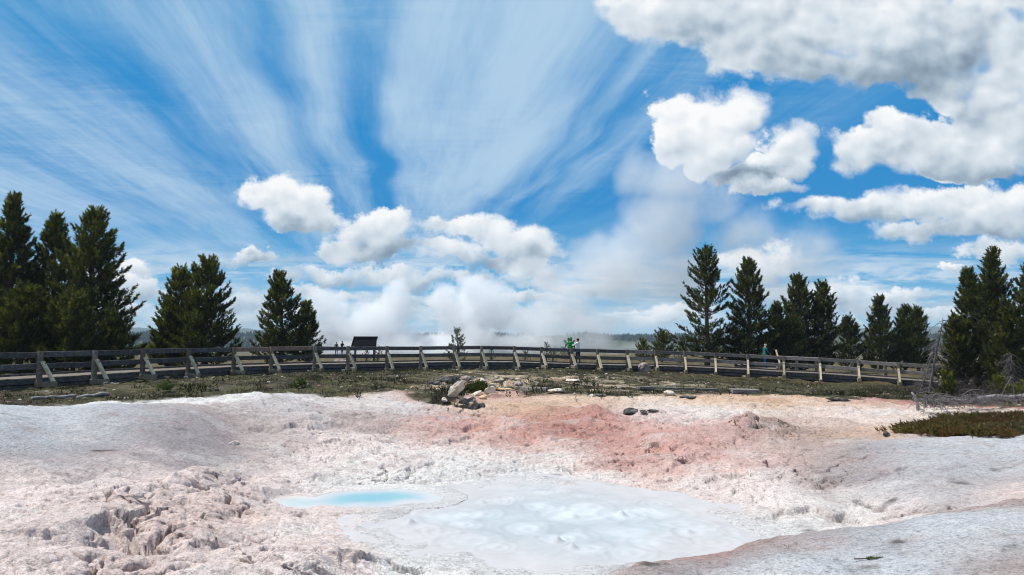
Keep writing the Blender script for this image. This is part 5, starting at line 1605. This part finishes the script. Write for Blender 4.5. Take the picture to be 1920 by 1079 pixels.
# ================================================================== people
def flat_mat(name, col, rough=.8):
    m, q, out = material(name)
    principled(q, out, q.mix(1.0, col, q.ramp(q.noise(objpos(q), 9.0, 3.0), [(0.3, .82), (.7, 1.12)], 'LINEAR'), 'MULTIPLY'), rough, None, .2)
    return m
M_SKIN = flat_mat('skin', rgb(206, 160, 134)); M_GREEN = flat_mat('green jacket cloth', rgb(24, 138, 62)); M_WHITE = flat_mat('white cloth', rgb(236, 236, 240)); M_NAVY = flat_mat('dark trousers cloth', rgb(46, 46, 58))
M_BLACK = flat_mat('black cloth', rgb(34, 32, 34)); M_TEAL = flat_mat('teal jacket cloth', rgb(40, 112, 108)); M_BLUE = flat_mat('blue jeans cloth', rgb(30, 92, 150)); M_HAIRD = flat_mat('dark hair', rgb(38, 30, 28)); M_HAIRW = flat_mat('pale hair', rgb(226, 222, 214)); M_RED = flat_mat('faded red cloth', rgb(150, 92, 84)); M_SHOE = flat_mat('shoe leather', rgb(60, 54, 52))

def person(loc, rz, H, label, jacket, trousers, hair_mat, hood=False, arms=((20, 10, 15), (20, 10, 15)), shorts=False, head_tilt=0.0, lean=0.0, long_coat=0.0, legs=(4, -4), group=None):
    """figure facing +Y of its own frame. arms: per side (forward lift, outward lift, elbow bend) in degrees. one continuous skin body; hair or hood is a child"""
    k = H / 1.75
    V = []; E = []; Rr = []; LB = []
    def add(p, r, parent, lb):
        V.append(Vector(p)); Rr.append(r); LB.append(lb)
        if parent is not None: E.append((parent, len(V) - 1))
        return len(V) - 1
    sl = math.sin(R(lean))
    pel = add((0, 0, .96), (.155, .115), None, 'leg')
    wst = add((0, .02 + sl * .12, 1.12), (.145, .105), pel, 'top')
    ch = add((0, .02 + sl * .3, 1.30), (.175, .12), wst, 'top')
    sh = add((0, .01 + sl * .42, 1.43), (.13, .085), ch, 'top')
    nk = add((0, .02 + sl * .5, 1.52), (.058, .058), sh, 'skin')
    ht = R(head_tilt)
    jaw = add((0, .045 + sl * .58 + .05 * math.sin(ht), 1.58 - .02 * math.sin(ht)), (.066, .07), nk, 'skin')
    sk = add((0, .035 + sl * .62 + .09 * math.sin(ht), 1.665 - .03 * math.sin(ht)), (.080, .094), jaw, 'skin')
    add((0, .03 + sl * .64 + .11 * math.sin(ht), 1.715 - .03 * math.sin(ht)), (.058, .066), sk, 'skin')
    for s, al in ((-1, legs[0]), (1, legs[1])):
        a = R(al)
        hip = add((s * .095, 0, .90), (.105, .11), pel, 'leg')
        kn = add((s * .105, .42 * math.sin(a) + .02, .50), (.066, .07), hip, 'leg' if not shorts else 'shin')
        an = add((s * .11, .80 * math.sin(a), .09), (.043, .046), kn, 'leg' if not shorts else 'shin')
        add((s * .115, .80 * math.sin(a) + .05, .045), (.044, .045), an, 'shoe'); 
        add((s * .125, .80 * math.sin(a) + .17, .035), (.040, .034), len(V) - 1, 'shoe')
    for s, (fw, ow, eb) in ((-1, arms[0]), (1, arms[1])):
        so = add((s * .19, .01 + sl * .42, 1.42), (.068, .068), sh, 'top')
        f, o_ = R(fw), R(ow)
        d = Vector((s * math.sin(o_), math.sin(f) * math.cos(o_), -math.cos(f) * math.cos(o_))).normalized()
        el = V[so] + d * .29
        eli = add(el, (.048, .048), so, 'top')
        f2 = R(fw + eb)
        inw = -.35 * s * math.sin(R(max(eb, 0)))
        d2 = Vector((s * math.sin(o_) * .3 + inw, math.sin(f2), -math.cos(f2))).normalized()
        wr = el + d2 * .25
        wri = add(wr, (.030, .034), eli, 'top')
        pal = add(wr + d2 * .085, (.026, .038), wri, 'skin')
        sd = d2.cross(Vector((0, 0, 1)));
        if sd.length < .1: sd = Vector((0, 1, 0))
        sd.normalize(); dn = sd.cross(d2).normalized()
        for fi, (of, fl) in enumerate(((-.032, .066), (-.011, .078), (.011, .072), (.031, .056))):
            b = add(wr + d2 * .12 + sd * of, (.0095, .0095), pal, 'skin')
            b2 = add(V[b] + d2 * fl * .55 + dn * .006, (.0085, .0085), b, 'skin')
            add(V[b2] + (d2 * .8 + dn * .5).normalized() * fl * .5, (.007, .007), b2, 'skin')
        b = add(wr + d2 * .05 + sd * -.038, (.011, .011), pal, 'skin')
        b2 = add(V[b] + (d2 * .6 - sd * .7).normalized() * .035, (.0095, .0095), b, 'skin')
        add(V[b2] + d2 * .03, (.008, .008), b2, 'skin')
    me = bpy.data.meshes.new('person')
    me.from_pydata([tuple(v * k) for v in V], E, [])
    o = bpy.data.objects.new('person', me); COL.objects.link(o)
    sm = o.modifiers.new('skin', 'SKIN')
    for i, r in enumerate(Rr):
        me.skin_vertices[0].data[i].radius = (r[0] * k, r[1] * k)
        me.skin_vertices[0].data[i].use_root = (i == 0)
    sub = o.modifiers.new('sub', 'SUBSURF'); sub.levels = 1; sub.render_levels = 1
    dg = bpy.context.evaluated_depsgraph_get()
    em = bpy.data.meshes.new_from_object(o.evaluated_get(dg))
    o.modifiers.clear()
    o.data = em; em.name = 'person'
    em.materials.clear()
    cloth = {'top': 0, 'leg': 1, 'skin': 2, 'shin': 2, 'shoe': 3}
    for mm in (jacket, trousers, M_SKIN, M_SHOE): em.materials.append(mm)
    seg = [(V[a] * k, V[b] * k, LB[b]) for a, b in E]
    for f in em.polygons:
        c = f.center; best = 9; lb = 'top'
        for a, b, l in seg:
            ab = b - a; t = max(0, min(1, (c - a).dot(ab) / (ab.length_squared + 1e-9)))
            d = (c - (a + ab * t)).length
            if d < best: best, lb = d, l
        if lb == 'leg' and c.z > (.98 - long_coat) * k: lb = 'top'
        if shorts and lb == 'shin' and c.z > .55 * k: lb = 'leg'
        f.material_index = cloth[lb]; f.use_smooth = True
    o.location = loc; o.rotation_euler = (0, 0, rz)
    tag(o, label, 'person', group)
    hp = V[sk] * k
    # face: nose, ears, eyes and mouth on a head turned to the front
    def lump(name, parts, mat, parent):
        bm = bmesh.new()
        for (c, r) in parts:
            res = bmesh.ops.create_uvsphere(bm, u_segments=12, v_segments=8, radius=1.0)
            for v in res['verts']: v.co = Vector((v.co.x * r[0], v.co.y * r[1], v.co.z * r[2])) + Vector(c)
        me2 = bpy.data.meshes.new(name); bm.to_mesh(me2); bm.free(); me2.materials.append(mat)
        me2.polygons.foreach_set('use_smooth', np.ones(len(me2.polygons), bool))
        oo = bpy.data.objects.new(name, me2); COL.objects.link(oo); oo.parent = parent
        return oo
    fr = hp + Vector((0, .075, 0)) * k
    lump('nose', [(fr + Vector((0, .022, -.025)) * k, (.012 * k, .018 * k, .022 * k))], M_SKIN, o)
    for s in (-1, 1):
        lump('eye', [(fr + Vector((s * .030, .010, .004)) * k, (.011 * k, .008 * k, .008 * k))], M_HAIRD, o)
        lump('ear', [(hp + Vector((s * .079, -.005, -.012)) * k, (.012 * k, .022 * k, .032 * k))], M_SKIN, o)
    lump('mouth', [(fr + Vector((0, .006, -.062)) * k, (.024 * k, .008 * k, .006 * k))], M_RED, o)
    if hood:
        lump('hood', [(hp + Vector((0, -.012, .02)) * k, (.112 * k, .112 * k, .128 * k)), (hp + Vector((0, -.03, -.09)) * k, (.11 * k, .095 * k, .07 * k))], jacket, o)
    else:
        lump('hair', [(hp + Vector((0, -.018, .028)) * k, (.092 * k, .098 * k, .085 * k)), (hp + Vector((0, -.05, -.02)) * k, (.075 * k, .055 * k, .08 * k))], hair_mat, o)
    return o
def on_deck(px, back):
    i = np.interp(px, [q[0] for q in POSTS], np.arange(NP_)); i0 = int(i); t = i - i0
    p = PP[i0].lerp(PP[i0 + 1], t) + BACK[i0] * back
    return Vector((p.x, p.y, deck_z(px)))
pg = on_deck(1078, 1.3); pw_ = on_deck(1091, 1.2)
person(pg, R(8), 1.80, 'person in a bright green hooded jacket leaning on hands, seen from behind', M_GREEN, M_NAVY, M_HAIRD, True, ((14, 38, 12), (18, 20, 10)), True, 5, 6, .16)
person(pw_, R(40), 1.76, 'person in a white top raising a camera beside the green jacket', M_WHITE, M_NAVY, M_HAIRD, False, ((50, 20, 95), (50, 15, 95)), False, 0, 0)
# the camera held in front of the face
cm = empty('camera_in_hands', pw_ + Vector((-.24, .26, 1.60)), R(40)); tag(cm, 'small dark camera held up to the face by the person in white', 'camera')
m = Mesher(); m.beam((-.065, 0, 0), (.065, 0, 0), .05, .085); m.build('body', M_BLACK, cm)
m = Mesher(); m.tube([(0, .02, 0), (0, .09, 0)], [.03, .034], 10); m.build('lens', M_BLACK, cm)
pt = A1.lerp(B1, .22) + (A0 - A1).normalized() * .9 + Vector((0, 0, .02))
person(pt, R(-70), 1.78, 'pale haired person in a teal jacket and blue jeans on the side platform', M_TEAL, M_BLUE, M_HAIRW, False, ((12, 8, 40), (16, 8, 46)), False, 30, 8, .10)
GP = 'far visitors by the steam'
for px, D, hh, jk, tr, lb, rz in ((632, 92, 1.70, M_BLACK, M_BLUE, 'left of two tiny dark figures before the steam', .3), (642.5, 91, 1.78, M_BLACK, M_BLACK, 'right of two tiny dark figures before the steam', -.4),
                                  (477, 92, 1.6, M_RED, M_NAVY, 'tiny figure in faded red left of the airy pointed pine', 2.0), (601, 78, 1.72, M_BLACK, M_NAVY, 'dark figure half hidden by the small dense pine', .2)):
    b = ground_at(px, D if D < 74 else 73.0)
    x = (px - 960) / FPX * D
    z = float(zt(x, D))
    o = person(Vector((x, D, z)), rz, hh, lb, jk, tr, M_HAIRD, legs=(9, -9), group=GP)

# ================================================================== far hills and forest
def hill(name, az0, az1, r0, r1, crest, label, mat, seed, n=220, m=26, colf=None):
    """a long ridge: crest(az degrees) gives the photo row of its top"""
    az = np.linspace(R(az0), R(az1), n); t = np.linspace(0, 1, m)
    Az, T = np.meshgrid(az, t, indexing='ij')
    rr = r0 + (r1 - r0) * T
    top = np.array([at_depth(960 + FPX * math.tan(a), crest(math.degrees(a)), r1 * math.cos(a))[2] for a in az])
    ends = sstep(np.abs(np.linspace(-1, 1, n)), 1.0, .8)
    z0 = -14.0
    prof = np.sin(np.clip(T / .86, 0, 1.12) * PI / 2) ** 1.2
    Z = z0 + (top[:, None] * ends[:, None] - z0 * ends[:, None]) * prof + fbm(Az * 60, T * 6, seed, 4) * (r1 * .0016) * np.minimum(1, T * 3) * sstep(T, 1.0, .8)
    X = rr * np.sin(Az); Y = rr * np.cos(Az)
    f, used = grid_faces(n, m, np.ones(n * m, bool))
    o = mesh_obj(name, np.stack([X.ravel(), Y.ravel(), Z.ravel()], 1), f[:, ::-1], mat, smooth=True)
    tag(o, label, kind='structure')
    return az, t, Z, r0, r1
M_HILL, q, out = material('forested hillside')
p = objpos(q)
principled(q, out, q.mix(q.ramp(q.noise(p, .02, 5.0, .6), [(.35, 0.0), (.6, 1.0)], 'LINEAR'), (.030, .045, .022), (.075, .080, .052)), .95, None, .1)
crest_c = lambda a: 630.5 + 1.2 * math.sin(a * .7) + (1.5 if a > 6 else 0) + .02 * a
HC = hill('hill', -44, 44, 900, 1500, crest_c, 'low forested ridge along the horizon', M_HILL, 1)
hill('hill', -44, -10, 2600, 4200, lambda a: 617 + .35 * abs(a + 28), 'blue far ridge behind the left trees', M_HILL, 2, 120, 20)
hill('hill', 20, 44, 2600, 4200, lambda a: 621 - 6 * math.exp(-((a - 30) / 4) ** 2), 'blue far ridge behind the right trees', M_HILL, 3, 120, 20)

rng = np.random.default_rng(9)
nT = 15000
az, t, Z, r0, r1 = HC
ia = rng.uniform(0, len(az) - 1.001, nT); it = rng.uniform(.05, .92, nT) * (len(t) - 1.001)
i0 = ia.astype(int); j0 = it.astype(int)
A = az[i0] + (ia - i0) * (az[1] - az[0]); T = it / (len(t) - 1)
zz = Z[i0, j0] * (1 - (it - j0)) + Z[i0, np.minimum(j0 + 1, len(t) - 1)] * (it - j0)
rr = r0 + (r1 - r0) * T
cx, cy = rr * np.sin(A), rr * np.cos(A)
keep = fbm(cx * .006, cy * .004, 77, 3) > -.25
cx, cy, zz = cx[keep], cy[keep], zz[keep]; nT = len(cx)
hh = rng.uniform(3.5, 8.5, nT); rw = hh * rng.uniform(.20, .32, nT)
a6 = np.arange(6) * PI / 3
V = np.zeros((nT, 13, 3)); 
for lay, (zb_, rk) in enumerate(((.08, 1.0), (.45, .62))):
    V[:, lay * 6:lay * 6 + 6, 0] = cx[:, None] + np.cos(a6 + lay * .5) * (rw * rk)[:, None] * rng.uniform(.7, 1.2, (nT, 6))
    V[:, lay * 6:lay * 6 + 6, 1] = cy[:, None] + np.sin(a6 + lay * .5) * (rw * rk)[:, None]
    V[:, lay * 6:lay * 6 + 6, 2] = (zz + hh * zb_)[:, None]
V[:, 12, 0] = cx; V[:, 12, 1] = cy; V[:, 12, 2] = zz + hh
ft = []
for i in range(6):
    j = (i + 1) % 6
    ft += [(i, j, 6 + j), (i, 6 + j, 6 + i), (6 + i, 6 + j, 12)]
F = (np.array(ft)[None] + (np.arange(nT) * 13)[:, None, None]).reshape(-1, 3)
cc = np.array([(.030, .046, .020), (.044, .058, .024), (.022, .034, .018), (.10, .10, .085)])[rng.choice(4, nT, p=(.4, .3, .2, .1))]
o = mesh_obj('forest', V.reshape(-1, 3), F, M_NEEDLE, col=np.repeat(cc, 13, 0)); tag(o, 'dark conifer forest covering the far ridge', kind='stuff')

# ================================================================== steam from the hot springs beyond the boardwalk
def steam(name, label, spots, dens, seed, scale=.16, amp=1.3, soft=.55, rate=1.0, aniso=0.15, col=(.985, .99, 1.0)):
    """spots: px, py, depth, rx, rz (metres), thickness ry, weight. one closed box filled with torn, uneven vapour"""
    pts = [(Vector(at_depth(px, py, D)), rx, ry, rz, w) for px, py, D, rx, rz, ry, w in spots]
    lo = Vector([min(p[0][i] - p[1 + i] * 1.25 for p in pts) for i in range(3)]); hi = Vector([max(p[0][i] + p[1 + i] * 1.25 for p in pts) for i in range(3)])
    c = (lo + hi) / 2; h = (hi - lo) / 2
    m = bpy.data.materials.new('steam'); m.use_nodes = True; m.node_tree.nodes.clear()
    q = NT(m.node_tree); out = q.new('ShaderNodeOutputMaterial')
    p = objpos(q)
    wn = q.noise(p, scale * .9, 3.0, .55, color=True)
    pw = q.v('ADD', p, q.v('SCALE', q.v('SUBTRACT', wn, (.5, .5, .5)), scale=5.0))
    Fd = None
    for (b, rx, ry, rz, w) in pts:
        l = b - c
        e = q.v('MULTIPLY_ADD', pw, (1 / rx, 1 / ry, 1 / rz), (-l.x / rx, -l.y / ry, -l.z / rz))
        k = q.m('MULTIPLY', q.m('SUBTRACT', 1.0, q.v('DOT_PRODUCT', e, e)), w)
        Fd = k if Fd is None else q.m('SMOOTH_MAX', Fd, k, .15)
    n = q.noise(q.v('ADD', p, (seed * 7.3, seed * 3.1, 0)), scale * 2.1, 5.0, .62)
    d = q.m('ADD', Fd, q.m('MULTIPLY', q.m('SUBTRACT', n, .52), amp))
    d = q.m('MULTIPLY', q.step(d, .0, soft), dens)
    # nothing at the faces of the box
    v = q.new('ShaderNodeVolumePrincipled')
    q.put(v.inputs['Color'], col); q.put(v.inputs['Density'], d); q.put(v.inputs['Anisotropy'], aniso)
    q.t.links.new(v.outputs[0], out.inputs[1])
    try:
        m.cycles.volume_step_rate = rate
        m.cycles.homogeneous_volume = False
    except Exception:
        pass
    bm = bmesh.new(); bmesh.ops.create_cube(bm, size=2.0)
    for vv in bm.verts: vv.co = Vector((vv.co.x * h.x, vv.co.y * h.y, vv.co.z * h.z))
    me = bpy.data.meshes.new(name); bm.to_mesh(me); bm.free(); me.materials.append(m)
    o = bpy.data.objects.new(name, me); COL.objects.link(o); o.location = c
    return tag(o, label, kind='stuff')

steam('steam', 'left white steam cloud behind the information board',
      [(640, 625, 108, 5.2, 3.6, 5, 1), (620, 575, 108, 3.2, 3.4, 4, 1), (700, 610, 108, 5.0, 4.6, 5, 1), (745, 570, 108, 3.4, 4.2, 4, 1), (770, 640, 108, 5, 2.2, 5, .9), (800, 660, 106, 9, 2.0, 6, .8), (690, 655, 106, 9, 2.0, 6, 1)], .40, 1, .22, 1.5, .55)
steam('steam', 'middle white steam cloud rising over the railing',
      [(880, 600, 112, 5.4, 5.2, 5, 1), (920, 575, 112, 5.0, 4.8, 5, 1), (870, 640, 110, 8, 2.6, 6, 1), (830, 560, 112, 2.6, 3.0, 4, .8), (960, 645, 110, 7, 2.2, 6, .7), (880, 540, 112, 2.8, 2.6, 4, .8)], .38, 2, .22, 1.5, .55)
steam('steam', 'tall pale steam plume drifting up to the right',
      [(1060, 560, 118, 7, 6.5, 6, .9), (1150, 500, 118, 9, 8, 7, 1), (1240, 430, 118, 9, 9, 7, 1), (1260, 340, 118, 7.5, 6, 6, .9), (1200, 330, 118, 5.5, 5, 5, .8), (1270, 520, 118, 8, 6, 7, .8), (1010, 610, 116, 8, 4, 6, .9), (1080, 620, 117, 8, 5, 6, .8),
       (1400, 440, 120, 8.5, 6, 7, .6), (1510, 480, 120, 8, 7, 7, .55), (1440, 540, 120, 9, 6, 7, .5), (1330, 380, 120, 8, 5, 6, .55)], .18, 3, .13, 1.1, .9, 1.2)
steam('steam', 'thin low steam drifting before the forested ridge',
      [(1000, 648, 135, 10, 1.6, 6, 1), (1090, 645, 138, 10, 1.8, 6, 1), (1180, 652, 140, 9, 1.2, 6, .8), (930, 655, 130, 8, 1.6, 6, 1)], .05, 4, .22, 1.3, .8)

# ================================================================== air
hz = bpy.data.materials.new('air'); hz.use_nodes = True; hz.node_tree.nodes.clear()
q = NT(hz.node_tree); out = q.new('ShaderNodeOutputMaterial')
v = q.new('ShaderNodeVolumePrincipled')
q.put(v.inputs['Color'], (.62, .80, .98)); q.put(v.inputs['Density'], 1.6e-4); q.put(v.inputs['Anisotropy'], 0.0)
q.t.links.new(v.outputs[0], out.inputs[1])
try: hz.cycles.homogeneous_volume = True
except Exception: pass
bm = bmesh.new(); bmesh.ops.create_cube(bm, size=2.0)
for vv in bm.verts: vv.co = Vector((vv.co.x * 12500, vv.co.y * 12500, 35 + vv.co.z * 60))
me = bpy.data.meshes.new('haze'); bm.to_mesh(me); bm.free(); me.materials.append(hz)
hzo = bpy.data.objects.new('haze', me); COL.objects.link(hzo); tag(hzo, 'thin blue air', kind='stuff')
